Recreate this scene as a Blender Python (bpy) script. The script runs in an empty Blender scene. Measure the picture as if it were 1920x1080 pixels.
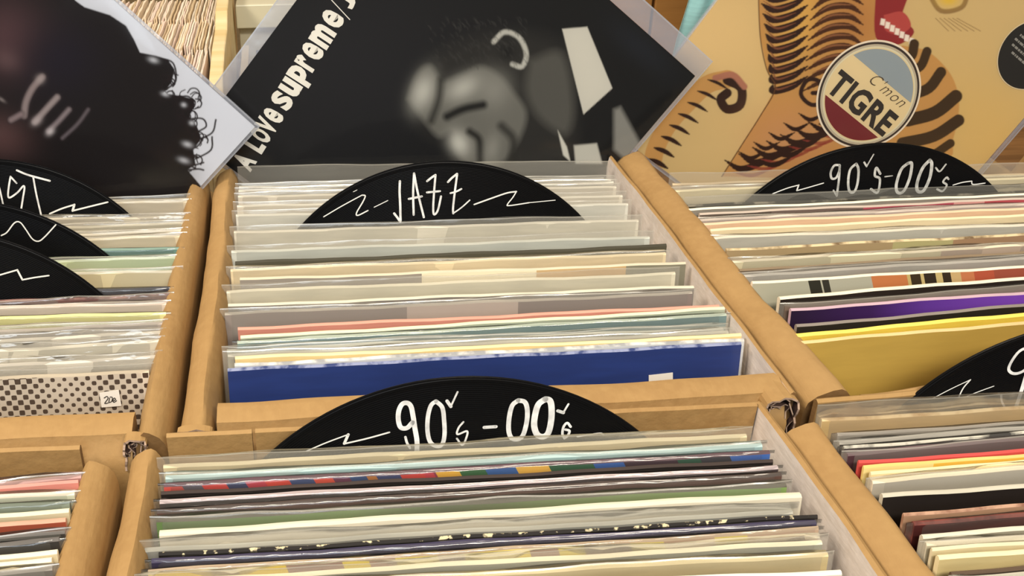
import bpy, math, random
import numpy as np
from mathutils import Matrix, Vector

random.seed(7)
rng = np.random.default_rng(7)
SC = bpy.context.scene
COL = SC.collection
ZT = 1.05                      # height of the record tops above the floor
# ------------------------------------------------------------------ camera
F, PX, PY, CH = 1900.0, 698.70, 540.0, 0.335      # focal length (px), lens axis in the 1920x1080 frame, height above the record tops
RW = np.array([[0.99689287, 0.04501129, -0.06464207],
               [-0.07835783, 0.48290205, -0.87216149],
               [-0.00804133, 0.87451678, 0.48492859]])
cam_d = bpy.data.cameras.new('camera')
cam = bpy.data.objects.new('camera', cam_d)
COL.objects.link(cam)
cam.matrix_world = Matrix.Translation((0, 0, ZT + CH)) @ Matrix(RW.tolist()).to_4x4()
cam_d.sensor_width = 36
cam_d.lens = 36 * F / 1920
cam_d.shift_x = (960 - PX) / 1920
cam_d.clip_start = 0.01
SC.camera = cam
# ------------------------------------------------------------------ light and exposure
SC.view_settings.view_transform = 'Standard'
SC.view_settings.look = 'None'
SC.view_settings.gamma = 1
SC.view_settings.use_curve_mapping = False
SC.view_settings.exposure = -0.10
SC.cycles.transparent_max_bounces = 24
W = bpy.data.worlds.new('shop_light')
SC.world = W
W.use_nodes = True
W.node_tree.nodes['Background'].inputs[0].default_value = (1.0, 0.93, 0.82, 1)
W.node_tree.nodes['Background'].inputs[1].default_value = 0.20
def area(name, loc, target, size, size_y, power, color):
    l = bpy.data.lights.new(name, 'AREA')
    l.shape = 'RECTANGLE'; l.size = size; l.size_y = size_y; l.energy = power; l.color = color
    o = bpy.data.objects.new(name, l); COL.objects.link(o)
    o.location = (loc[0], loc[1], loc[2] + ZT)
    d = Vector(target) - Vector(loc)
    o.rotation_euler = d.to_track_quat('-Z', 'Y').to_euler()
area('ceiling_lamp', (0.35, -1.0, 1.5), (0.1, 0.6, 0), 1.5, 0.3, 44, (1, 0.92, 0.79))
area('ceiling_lamp', (-1.0, 0.35, 1.3), (0.1, 0.6, 0), 1.2, 0.25, 32, (1, 0.89, 0.73))
area('ceiling_lamp', (0.6, 1.3, 1.6), (0.3, 1.0, 0), 1.2, 0.25, 16, (1, 0.89, 0.73))
area('window_daylight', (-0.5, -2.2, 1.45), (0, 0.8, 0.05), 1.6, 0.8, 22, (0.80, 0.90, 1.0))

# ------------------------------------------------------------------ picture point -> place
def ray(u, v):
    return RW @ np.array([u - PX, PY - v, -F])
CO = np.array([0, 0, CH])
def on_z(u, v, z=0.0):
    r = ray(u, v)
    return CO + r * ((z - CO[2]) / r[2])
def on_plane(u, v, p0, n):
    r = ray(u, v)
    return CO + r * (((np.asarray(p0) - CO) @ n) / (r @ n))
def project(P):
    c = (np.asarray(P) - CO) @ RW
    return PX + F * c[..., 0] / -c[..., 2], PY - F * c[..., 1] / -c[..., 2]

# ------------------------------------------------------------------ colours and materials
def lin(h):
    if not isinstance(h, str):
        return tuple(h)
    h = h.lstrip('#')
    return tuple((c / 12.92 if c <= 0.04045 else ((c + 0.055) / 1.055) ** 2.4) for c in (int(h[i:i + 2], 16) / 255 for i in (0, 2, 4)))
MATS = {}
def new_mat(name):
    m = bpy.data.materials.new(name); m.use_nodes = True
    nt = m.node_tree
    return m, nt, nt.nodes['Principled BSDF']
def nd(nt, kind, **kw):
    n = nt.nodes.new(kind)
    for k, v in kw.items():
        setattr(n, k, v)
    return n
def noise_mix(nt, col_a, col_b, scale, detail=4, vec=None, lo=0.4, hi=0.6):
    tx = nd(nt, 'ShaderNodeTexNoise'); tx.inputs['Scale'].default_value = scale; tx.inputs['Detail'].default_value = detail
    if vec is not None:
        nt.links.new(vec, tx.inputs['Vector'])
    mr = nd(nt, 'ShaderNodeMapRange'); mr.inputs[1].default_value = lo; mr.inputs[2].default_value = hi
    nt.links.new(tx.outputs[0], mr.inputs[0])
    mx = nd(nt, 'ShaderNodeMix', data_type='RGBA')
    nt.links.new(mr.outputs[0], mx.inputs[0])
    for sock, c in ((mx.inputs[6], col_a), (mx.inputs[7], col_b)):
        if hasattr(c, 'links') or hasattr(c, 'is_output'):
            nt.links.new(c, sock)
        else:
            sock.default_value = (*lin(c), 1)
    return mx.outputs[2]
def objvec(nt, sx=1, sy=1, sz=1):
    tc = nd(nt, 'ShaderNodeTexCoord'); mp = nd(nt, 'ShaderNodeMapping')
    mp.inputs['Scale'].default_value = (sx, sy, sz)
    nt.links.new(tc.outputs['Object'], mp.inputs[0])
    return mp.outputs[0]
def bump(nt, b, height, strength, dist):
    bp = nd(nt, 'ShaderNodeBump'); bp.inputs['Strength'].default_value = strength; bp.inputs['Distance'].default_value = dist
    nt.links.new(height, bp.inputs['Height']); nt.links.new(bp.outputs[0], b.inputs['Normal'])

def plain(color, rough=0.55, coat=0.0, mottle=0.0, key=None):
    k = ('plain', str(color), rough, coat, mottle)
    if k in MATS: return MATS[k]
    m, nt, b = new_mat('printed_card')
    b.inputs['Roughness'].default_value = rough
    b.inputs['Coat Weight'].default_value = coat
    b.inputs['Coat Roughness'].default_value = 0.12
    c = lin(color)
    if mottle:
        d = tuple(x * (1 - mottle) for x in c)
        o = noise_mix(nt, c, d, 9, 6, objvec(nt, 3, 3, 22))
        nt.links.new(o, b.inputs['Base Color'])
    else:
        b.inputs['Base Color'].default_value = (*c, 1)
    MATS[k] = m
    return m

def banded(stops, rough=0.5, coat=0.0, soft=False, rag=0.0):
    """a cover printed in colours that change along its width: stops = [(fraction, colour)]"""
    k = ('band', str(stops), rough, coat, soft, rag)
    if k in MATS: return MATS[k]
    m, nt, b = new_mat('printed_cover')
    tc = nd(nt, 'ShaderNodeTexCoord'); sx = nd(nt, 'ShaderNodeSeparateXYZ')
    nt.links.new(tc.outputs['Object'], sx.inputs[0])
    val = sx.outputs[0]
    if rag:                                            # slanted, uneven borders between the colours
        a = nd(nt, 'ShaderNodeMath', operation='MULTIPLY_ADD'); a.inputs[1].default_value = rag
        nt.links.new(sx.outputs[2], a.inputs[0]); nt.links.new(sx.outputs[0], a.inputs[2]); val = a.outputs[0]
    mr = nd(nt, 'ShaderNodeMapRange'); mr.inputs[1].default_value = -0.1575 + rag * 0.3; mr.inputs[2].default_value = 0.1575 + rag * 0.3
    nt.links.new(val, mr.inputs[0])
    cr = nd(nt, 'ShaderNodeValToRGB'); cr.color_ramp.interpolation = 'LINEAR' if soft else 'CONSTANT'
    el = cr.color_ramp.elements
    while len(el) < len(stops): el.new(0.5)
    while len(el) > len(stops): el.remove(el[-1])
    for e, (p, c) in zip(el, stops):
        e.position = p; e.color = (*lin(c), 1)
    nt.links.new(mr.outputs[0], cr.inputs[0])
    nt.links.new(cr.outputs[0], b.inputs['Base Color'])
    b.inputs['Roughness'].default_value = rough; b.inputs['Coat Weight'].default_value = coat
    MATS[k] = m
    return m

def frayed(col_a, col_b, lo=0.45, hi=0.55, scale=40, key='worn_edge'):
    k = ('fray', col_a, col_b, lo, hi, scale)
    if k in MATS: return MATS[k]
    m, nt, b = new_mat(key)
    nt.links.new(noise_mix(nt, col_a, col_b, scale, 5, objvec(nt, 1, 1, 1), lo, hi), b.inputs['Base Color'])
    b.inputs['Roughness'].default_value = 0.7
    MATS[k] = m
    return m

def dotted():
    """white cover screened with brown dots that grow into white dots on brown"""
    m, nt, b = new_mat('halftone_print')
    tc = nd(nt, 'ShaderNodeTexCoord')
    rot = nd(nt, 'ShaderNodeMapping'); rot.inputs['Rotation'].default_value = (0, math.radians(45), 0); rot.inputs['Scale'].default_value = (205, 205, 205)
    nt.links.new(tc.outputs['Object'], rot.inputs[0])
    sp = nd(nt, 'ShaderNodeSeparateXYZ'); nt.links.new(rot.outputs[0], sp.inputs[0])
    def cosw(s):
        w = nd(nt, 'ShaderNodeMath', operation='MULTIPLY'); w.inputs[1].default_value = 6.2832; nt.links.new(s, w.inputs[0])
        c = nd(nt, 'ShaderNodeMath', operation='COSINE'); nt.links.new(w.outputs[0], c.inputs[0]); return c.outputs[0]
    ad = nd(nt, 'ShaderNodeMath', operation='ADD'); nt.links.new(cosw(sp.outputs[0]), ad.inputs[0]); nt.links.new(cosw(sp.outputs[2]), ad.inputs[1])
    nz = nd(nt, 'ShaderNodeTexNoise'); nz.inputs['Scale'].default_value = 16; nt.links.new(tc.outputs['Object'], nz.inputs['Vector'])
    th = nd(nt, 'ShaderNodeMapRange'); th.inputs[1].default_value = 0.35; th.inputs[2].default_value = 0.65; th.inputs[3].default_value = 1.0; th.inputs[4].default_value = -0.45
    nt.links.new(nz.outputs[0], th.inputs[0])
    gt = nd(nt, 'ShaderNodeMath', operation='GREATER_THAN'); nt.links.new(ad.outputs[0], gt.inputs[0]); nt.links.new(th.outputs[0], gt.inputs[1])
    mx = nd(nt, 'ShaderNodeMix', data_type='RGBA'); nt.links.new(gt.outputs[0], mx.inputs[0])
    mx.inputs[6].default_value = (*lin('#d6c8b6'), 1); mx.inputs[7].default_value = (*lin('#4a382c'), 1)
    nt.links.new(mx.outputs[2], b.inputs['Base Color']); b.inputs['Roughness'].default_value = 0.5
    return m

def plastic_mat(haze=0.15, gloss=0.02, rough=0.13, tint='#ece8dc', crinkle=0.28, grain=(14, 14, 60)):
    k = ('plastic', haze, gloss, rough, tint, crinkle, grain)
    if k in MATS: return MATS[k]
    m = bpy.data.materials.new('clear_plastic'); m.use_nodes = True
    nt = m.node_tree; nt.nodes.clear()
    out = nd(nt, 'ShaderNodeOutputMaterial')
    tr = nd(nt, 'ShaderNodeBsdfTransparent'); tr.inputs[0].default_value = (0.98, 0.98, 0.98, 1)
    df = nd(nt, 'ShaderNodeBsdfDiffuse'); df.inputs[0].default_value = (*lin(tint), 1)
    tl = nd(nt, 'ShaderNodeBsdfTranslucent'); tl.inputs[0].default_value = (*lin(tint), 1)
    mt = nd(nt, 'ShaderNodeMixShader'); mt.inputs[0].default_value = 0.4
    nt.links.new(df.outputs[0], mt.inputs[1]); nt.links.new(tl.outputs[0], mt.inputs[2])
    gl = nd(nt, 'ShaderNodeBsdfGlossy'); gl.inputs['Roughness'].default_value = rough
    vec = objvec(nt, *grain)
    nz = nd(nt, 'ShaderNodeTexNoise'); nz.inputs['Scale'].default_value = 1.2; nz.inputs['Detail'].default_value = 3
    nt.links.new(vec, nz.inputs['Vector'])
    bp = nd(nt, 'ShaderNodeBump'); bp.inputs['Strength'].default_value = crinkle; bp.inputs['Distance'].default_value = 0.004
    nt.links.new(nz.outputs[0], bp.inputs['Height']); nt.links.new(bp.outputs[0], gl.inputs['Normal'])
    m1 = nd(nt, 'ShaderNodeMixShader'); m1.inputs[0].default_value = haze
    nt.links.new(tr.outputs[0], m1.inputs[1]); nt.links.new(mt.outputs[0], m1.inputs[2])
    lw = nd(nt, 'ShaderNodeFresnel'); lw.inputs[0].default_value = 1.45
    ml = nd(nt, 'ShaderNodeMath', operation='MULTIPLY_ADD'); ml.inputs[1].default_value = 0.7; ml.inputs[2].default_value = gloss
    nt.links.new(lw.outputs[0], ml.inputs[0])
    m2 = nd(nt, 'ShaderNodeMixShader')
    nt.links.new(ml.outputs[0], m2.inputs[0]); nt.links.new(m1.outputs[0], m2.inputs[1]); nt.links.new(gl.outputs[0], m2.inputs[2])
    nt.links.new(m2.outputs[0], out.inputs[0])
    MATS[k] = m
    return m

def cardboard(color, pale=0.0, seed=0):
    k = ('board', color, pale, seed)
    if k in MATS: return MATS[k]
    m, nt, b = new_mat('cardboard')
    c = lin(color)
    v = objvec(nt)
    a = noise_mix(nt, c, tuple(x * y for x, y in zip(c, (0.86, 0.80, 0.72))), 7 + seed, 5, v, 0.3, 0.75)
    o = noise_mix(nt, a, tuple(min(1, x * 1.06) for x in c), 160, 3, v, 0.4, 0.9)
    nt.links.new(o, b.inputs['Base Color'])
    b.inputs['Roughness'].default_value = 0.72
    wv = nd(nt, 'ShaderNodeTexNoise'); wv.inputs['Scale'].default_value = 1.0; wv.inputs['Detail'].default_value = 5
    nt.links.new(objvec(nt, 90, 22, 90), wv.inputs['Vector'])
    bump(nt, b, wv.outputs[0], 0.4, 0.003)
    MATS[k] = m
    return m

def vinyl():
    m, nt, b = new_mat('black_vinyl')
    b.inputs['Base Color'].default_value = (0.004, 0.004, 0.0045, 1)
    b.inputs['Roughness'].default_value = 0.32
    b.inputs['Specular IOR Level'].default_value = 0.09
    tc = nd(nt, 'ShaderNodeTexCoord'); sp = nd(nt, 'ShaderNodeSeparateXYZ'); nt.links.new(tc.outputs['Object'], sp.inputs[0])
    cb = nd(nt, 'ShaderNodeCombineXYZ'); nt.links.new(sp.outputs[0], cb.inputs[0]); nt.links.new(sp.outputs[2], cb.inputs[1])
    ln = nd(nt, 'ShaderNodeVectorMath', operation='LENGTH'); nt.links.new(cb.outputs[0], ln.inputs[0])
    ml = nd(nt, 'ShaderNodeMath', operation='MULTIPLY'); ml.inputs[1].default_value = 5200; nt.links.new(ln.outputs['Value'], ml.inputs[0])
    sn = nd(nt, 'ShaderNodeMath', operation='SINE'); nt.links.new(ml.outputs[0], sn.inputs[0])
    bump(nt, b, sn.outputs[0], 0.25, 0.0004)
    return m
M_VINYL = vinyl()
M_MARK = frayed('#f2f2f0', '#bdbdbd', 0.4, 0.75, 160, 'white_marker')
M_MARK_THIN = plain('#e8e8e4', 0.6)

# ------------------------------------------------------------------ mesh helpers
class MB:
    def __init__(s): s.v = []; s.f = []; s.m = []
    def add(s, verts, faces, mat=0):
        o = len(s.v); s.v += [tuple(map(float, p)) for p in verts]
        for f in faces: s.f.append(tuple(i + o for i in f)); s.m.append(mat)
    def box(s, a, b, mat=0):
        (x0, y0, z0), (x1, y1, z1) = a, b
        s.add([(x0, y0, z0), (x1, y0, z0), (x1, y1, z0), (x0, y1, z0), (x0, y0, z1), (x1, y0, z1), (x1, y1, z1), (x0, y1, z1)],
              [(0, 3, 2, 1), (4, 5, 6, 7), (0, 1, 5, 4), (1, 2, 6, 5), (2, 3, 7, 6), (3, 0, 4, 7)], mat)
    def build(s, name, mats, parent=None, smooth=False, bevel=0):
        me = bpy.data.meshes.new(name)
        me.from_pydata(s.v, [], s.f)
        for m in (mats if isinstance(mats, (list, tuple)) else [mats]): me.materials.append(m)
        me.polygons.foreach_set('material_index', s.m)
        if smooth: me.polygons.foreach_set('use_smooth', [True] * len(s.f))
        me.update()
        o = bpy.data.objects.new(name, me); COL.objects.link(o)
        if parent: o.parent = parent
        if bevel:
            bv = o.modifiers.new('edge', 'BEVEL'); bv.width = bevel; bv.segments = 2; bv.limit_method = 'ANGLE'
        return o
def empty(name, loc=(0, 0, 0)):
    o = bpy.data.objects.new(name, None); COL.objects.link(o); o.location = loc; o.empty_display_size = 0.05
    return o
def tag(o, label, cat, group=None, kind=None):
    o['label'] = label; o['category'] = cat
    if group: o['group'] = group
    if kind: o['kind'] = kind
    return o
def frame_mat(origin, xa, ya, za):
    return Matrix(((xa[0], ya[0], za[0], origin[0]), (xa[1], ya[1], za[1], origin[1]), (xa[2], ya[2], za[2], origin[2]), (0, 0, 0, 1)))
def smooth_path(pts, n=6):
    p = [np.array(q, float) for q in pts]
    if len(p) < 3: return p
    p = [2 * p[0] - p[1]] + p + [2 * p[-1] - p[-2]]
    out = []
    for i in range(1, len(p) - 2):
        for t in np.linspace(0, 1, n, endpoint=False):
            a, b, c, d = p[i - 1], p[i], p[i + 1], p[i + 2]
            out.append(0.5 * ((2 * b) + (c - a) * t + (2 * a - 5 * b + 4 * c - d) * t * t + (3 * b - a - 3 * c + d) * t ** 3))
    out.append(p[-2])
    return out
def stroke(mb, pts, w, y, curved=True, mat=0, w1=None):
    """a painted stroke: flat ribbon with round ends in the local XZ plane at depth y"""
    p = smooth_path(pts) if curved else [np.array(q, float) for q in pts]
    keep = [p[0]]
    for q in p[1:]:
        if np.linalg.norm(q - keep[-1]) > 1e-5: keep.append(q)
    p = keep
    n = len(p); L = []; R = []
    for i in range(n):
        t0 = p[i] - p[i - 1] if i else p[1] - p[0]
        t1 = p[i + 1] - p[i] if i < n - 1 else t0
        t0 = t0 / np.linalg.norm(t0); t1 = t1 / np.linalg.norm(t1)
        t = t0 + t1
        t = t0 if np.linalg.norm(t) < 0.35 else t / np.linalg.norm(t)
        ww = w if w1 is None else w + (w1 - w) * i / max(1, n - 1)
        nn = np.array([-t[1], t[0]]) * ww / 2
        L.append(p[i] + nn); R.append(p[i] - nn)
    vs = [(q[0], y, q[1]) for q in L] + [(q[0], y, q[1]) for q in R]
    mb.add(vs, [(i, n + i, n + i + 1, i + 1) for i in range(n - 1)], mat)
    joints = [0, n - 1] if curved else range(n)
    for e in joints:
        ww = w if (w1 is None or e == 0) else w1
        c = p[e]; k = 10
        mb.add([(c[0] + ww / 2 * math.cos(a), y + (0.00002 if not curved else 0), c[1] + ww / 2 * math.sin(a)) for a in np.linspace(0, 2 * math.pi, k, endpoint=False)],
               [tuple(range(k))], mat)
def text_mesh(body, size, sx, bold, shear=0.0, space=1.0):
    """words set in the built-in face, as (vertices, faces) in the local XZ plane, baseline start at 0"""
    cu = bpy.data.curves.new('words', 'FONT'); cu.body = body; cu.size = size; cu.offset = bold; cu.shear = shear; cu.space_character = space
    cu.resolution_u = 3
    o = bpy.data.objects.new('words', cu); COL.objects.link(o)
    bpy.context.view_layer.update()
    me = bpy.data.meshes.new_from_object(o.evaluated_get(bpy.context.evaluated_depsgraph_get()))
    v = [(a.co.x * sx, 0.0, a.co.y) for a in me.vertices]
    f = [tuple(p.vertices) for p in me.polygons]
    bpy.data.objects.remove(o); bpy.data.meshes.remove(me); bpy.data.curves.remove(cu)
    return v, f

# ------------------------------------------------------------------ records
LEAN = math.radians(9)
HREC = 0.3112
def jacket_mesh(w, h, t, face, edge):
    """a cardboard jacket, closed, its rim a little wavy; slot 0 = printed faces, slot 1 = paper edges"""
    mb = MB(); n = 28
    ph = rng.uniform(0, 6.28, 3); bow = rng.uniform(-0.0006, 0.0006)
    xs = np.linspace(-w / 2, w / 2, n + 1)
    zt = h + 0.00035 * np.sin(xs * 45 + ph[0]) + 0.0002 * np.sin(xs * 130 + ph[1])
    off = bow * (1 - (2 * xs / w) ** 2)
    r = t * 0.3
    rows = [(-t / 2, 0), (-t / 2, 0.55), (-t / 2, 1 - 0.0011 / h)]
    def z_of(i, k): return zt[i] * k
    ring = []
    prof = [(-t / 2, 0.0, 0), (-t / 2, 0.5, 0), (-t / 2, 1.0, -0.0012), (-t / 2 + r, 1.0, 0.0), (t / 2 - r, 1.0, 0.0), (t / 2, 1.0, -0.0012), (t / 2, 0.5, 0), (t / 2, 0.0, 0)]
    m = len(prof)
    vs = [(xs[i], y + off[i], zt[i] * k + dz) for i in range(n + 1) for (y, k, dz) in prof]
    fs = []; ms = []
    for i in range(n):
        for j in range(m):
            j2 = (j + 1) % m
            fs.append((i * m + j, (i + 1) * m + j, (i + 1) * m + j2, i * m + j2)); ms.append(1 if j in (2, 3, 4) else 0)
    mb.add(vs, [], 0)
    for f, q in zip(fs, ms): mb.f.append(f); mb.m.append(q)
    mb.f.append(tuple(range(m))[::-1]); mb.m.append(1)
    mb.f.append(tuple(n * m + j for j in range(m))); mb.m.append(1)
    return mb
def sleeve_mesh(w, h, t, ext, wav=0.0005, ripple=0.0007):
    """a clear outer sleeve: front, back and side film, open at the top, with a thicker welded lip"""
    mb = MB(); n = 30; W2 = w / 2 + 0.0032
    xs = np.linspace(-W2, W2, n + 1)
    zz = [0.0, h * 0.5, h * 0.86, h - 0.002, h + ext * 0.45, h + ext - min(0.00055, ext * 0.5), h + ext]
    ph = rng.uniform(0, 6.28, 6)
    top = ripple * 0.7 * np.sin(xs * 38 + ph[4]) + ripple * 0.35 * np.sin(xs * 95 + ph[5])
    for s in (-1, 1):
        vs = []
        for i, x in enumerate(xs):
            edge = min(1, (W2 - abs(x)) / 0.01)
            for k, z in enumerate(zz):
                up = max(0, (z - h * 0.8) / (h * 0.2 + ext))
                wv = wav * up * (math.sin(x * 60 + ph[0] + s) + 0.6 * math.sin(x * 150 + ph[1] + 2 * s + z * 90))
                pinch = max(0.0, (z - h) / max(ext, 1e-4)) * 0.55
                vs.append((x, s * (t / 2 + 0.0007) * (0.15 + 0.85 * edge) * (1 - pinch) + wv * edge, z + (top[i] if k >= 4 else 0)))
        m = len(zz)
        o = len(mb.v); mb.v += vs
        for i in range(n):
            for k in range(m - 1):
                q = (o + i * m + k, o + (i + 1) * m + k, o + (i + 1) * m + k + 1, o + i * m + k + 1)
                mb.f.append(q if s < 0 else q[::-1]); mb.m.append(1 if k == m - 2 else 0)
    return mb
M_FILM = plastic_mat()
M_CRINKLE = plastic_mat(haze=0.16, gloss=0.07, rough=0.10, tint='#ece8de', crinkle=0.75, grain=(22, 22, 70))
M_CLEAR = plastic_mat(haze=0.05, gloss=0.03, rough=0.10, crinkle=0.5, grain=(18, 18, 60))
M_LIP = plastic_mat(haze=0.38, gloss=0.12, rough=0.2, tint='#f2ecdc', crinkle=0.2)
ORD = 'first second third fourth fifth sixth seventh eighth ninth tenth eleventh twelfth thirteenth fourteenth fifteenth sixteenth seventeenth eighteenth nineteenth twentieth'.split() + ['twenty-first', 'twenty-second', 'twenty-third', 'twenty-fourth']

def line_y(p, q, x): return p[1] + (q[1] - p[1]) * (x - p[0]) / (q[0] - p[0])
def build_box_of_records(recs, where, group, side, from_back=False, width=0.315):
    """recs back to front: (x of the fixed end, point, point, face, edge, ext, look, options). side: -1 the left end is given, 1 the right end."""
    pl = []
    recs = [(*r[:5], r[5] if r[7].get('tall') else r[5] * 0.45, *r[6:]) for r in recs]
    for (xe, p, q, face, edge, ext, look, opt) in recs:
        z = opt.get('z', 0.0)
        A = on_z(xe, line_y(p, q, xe), z)
        B = on_z(xe - side * 500, line_y(p, q, xe - side * 500), z)
        d = (B - A) * (-side); d /= np.linalg.norm(d)           # pointing +x
        w = opt.get('w', width)
        mid = A + d * (-side) * (w / 2)
        pl.append([mid, math.atan2(d[1], d[0]), w, A])
    n = len(recs); made = []
    for i, (xe, p, q, face, edge, ext, look, opt) in enumerate(recs):
        mid, yaw, w, A = pl[i]
        if i < n - 1:                                            # room left in front of this record
            gap = min(np.dot(mid - pl[i + 1][0], (-math.sin(yaw), math.cos(yaw), 0)), mid[1] - pl[i + 1][0][1])
        else: gap = 0.01
        t = opt.get('t', max(0.0016, min(0.0029, gap - 0.0020)))
        h = HREC / math.cos(LEAN) + opt.get('z', 0.0) - ext
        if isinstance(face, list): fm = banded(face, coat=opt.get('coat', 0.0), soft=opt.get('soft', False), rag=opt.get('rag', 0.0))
        elif isinstance(face, str): fm = plain(face, 0.5, opt.get('coat', 0.0), opt.get('mottle', 0.10))
        else: fm = face
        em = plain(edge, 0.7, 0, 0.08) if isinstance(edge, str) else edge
        o = jacket_mesh(w, h, t, fm, em).build('record_sleeve', [fm, em])
        R = Matrix.Rotation(yaw, 4, 'Z') @ Matrix.Rotation(-LEAN, 4, 'X')
        topfront = R @ Vector((0, 0.1 * t if ext else t / 2, h + ext))        # the line seen in the picture is the far rim of its top
        o.matrix_world = Matrix.Translation(Vector(mid) - topfront) @ R
        if ext or opt.get('film'):
            sleeve_mesh(w, h, t, ext if ext else 0.0004, opt.get('wav', 0.0005 if ext else 0.0002), 0.0007 if ext else 0.00015).build('plastic_sleeve', [opt.get('filmmat', M_CRINKLE if opt.get('wav', 0) >= 0.0012 else (M_FILM if ext else M_CLEAR)), M_LIP if ext else M_CLEAR], o, smooth=True)
        k = i if from_back else n - 1 - i
        tag(o, '%s, %s from the %s in the %s' % (look, ORD[k], 'back' if from_back else 'front', where), 'record', group)
        made.append(o)
    return made, pl

J = {}
P_ = lambda *a, **k: (a, k)
jazz = [
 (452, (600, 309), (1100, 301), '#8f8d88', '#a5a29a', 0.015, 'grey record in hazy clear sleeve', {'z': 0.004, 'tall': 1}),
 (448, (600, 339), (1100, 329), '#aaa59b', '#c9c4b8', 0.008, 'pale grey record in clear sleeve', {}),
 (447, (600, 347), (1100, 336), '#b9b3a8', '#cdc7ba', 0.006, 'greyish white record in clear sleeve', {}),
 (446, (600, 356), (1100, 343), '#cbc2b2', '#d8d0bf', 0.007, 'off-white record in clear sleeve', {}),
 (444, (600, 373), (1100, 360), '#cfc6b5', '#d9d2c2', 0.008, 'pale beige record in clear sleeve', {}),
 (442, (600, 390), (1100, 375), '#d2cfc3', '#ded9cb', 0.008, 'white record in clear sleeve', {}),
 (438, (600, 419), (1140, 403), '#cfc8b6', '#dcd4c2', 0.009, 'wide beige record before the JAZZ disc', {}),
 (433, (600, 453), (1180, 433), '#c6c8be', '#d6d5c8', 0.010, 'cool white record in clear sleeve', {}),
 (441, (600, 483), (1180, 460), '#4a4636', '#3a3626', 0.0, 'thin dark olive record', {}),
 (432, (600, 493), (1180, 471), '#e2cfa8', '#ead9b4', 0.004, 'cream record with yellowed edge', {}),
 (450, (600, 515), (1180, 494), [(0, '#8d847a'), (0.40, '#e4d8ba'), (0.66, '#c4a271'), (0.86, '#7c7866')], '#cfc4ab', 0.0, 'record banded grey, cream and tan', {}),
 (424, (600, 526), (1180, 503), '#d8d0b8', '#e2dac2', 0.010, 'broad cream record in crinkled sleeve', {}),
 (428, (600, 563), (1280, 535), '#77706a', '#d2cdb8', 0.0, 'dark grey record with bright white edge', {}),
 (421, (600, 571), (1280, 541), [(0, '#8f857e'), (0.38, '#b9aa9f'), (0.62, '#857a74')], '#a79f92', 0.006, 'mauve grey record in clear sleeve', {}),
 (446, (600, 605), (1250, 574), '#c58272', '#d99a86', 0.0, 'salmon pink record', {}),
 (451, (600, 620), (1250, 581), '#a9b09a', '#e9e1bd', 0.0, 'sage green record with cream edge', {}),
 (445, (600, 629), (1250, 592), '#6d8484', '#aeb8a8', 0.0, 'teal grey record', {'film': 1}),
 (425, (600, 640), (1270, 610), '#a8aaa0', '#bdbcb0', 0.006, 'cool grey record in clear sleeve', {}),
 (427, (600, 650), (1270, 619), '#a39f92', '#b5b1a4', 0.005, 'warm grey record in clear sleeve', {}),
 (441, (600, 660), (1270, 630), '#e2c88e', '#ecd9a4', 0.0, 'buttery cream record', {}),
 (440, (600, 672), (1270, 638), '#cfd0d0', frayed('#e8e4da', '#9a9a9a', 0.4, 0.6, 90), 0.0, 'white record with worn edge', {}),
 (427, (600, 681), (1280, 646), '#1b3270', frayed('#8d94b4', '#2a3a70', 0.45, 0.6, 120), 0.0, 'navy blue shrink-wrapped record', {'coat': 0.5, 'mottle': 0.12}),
]
jr, jp = build_box_of_records(jazz, 'jazz box', 'records in the jazz box', -1)

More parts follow.
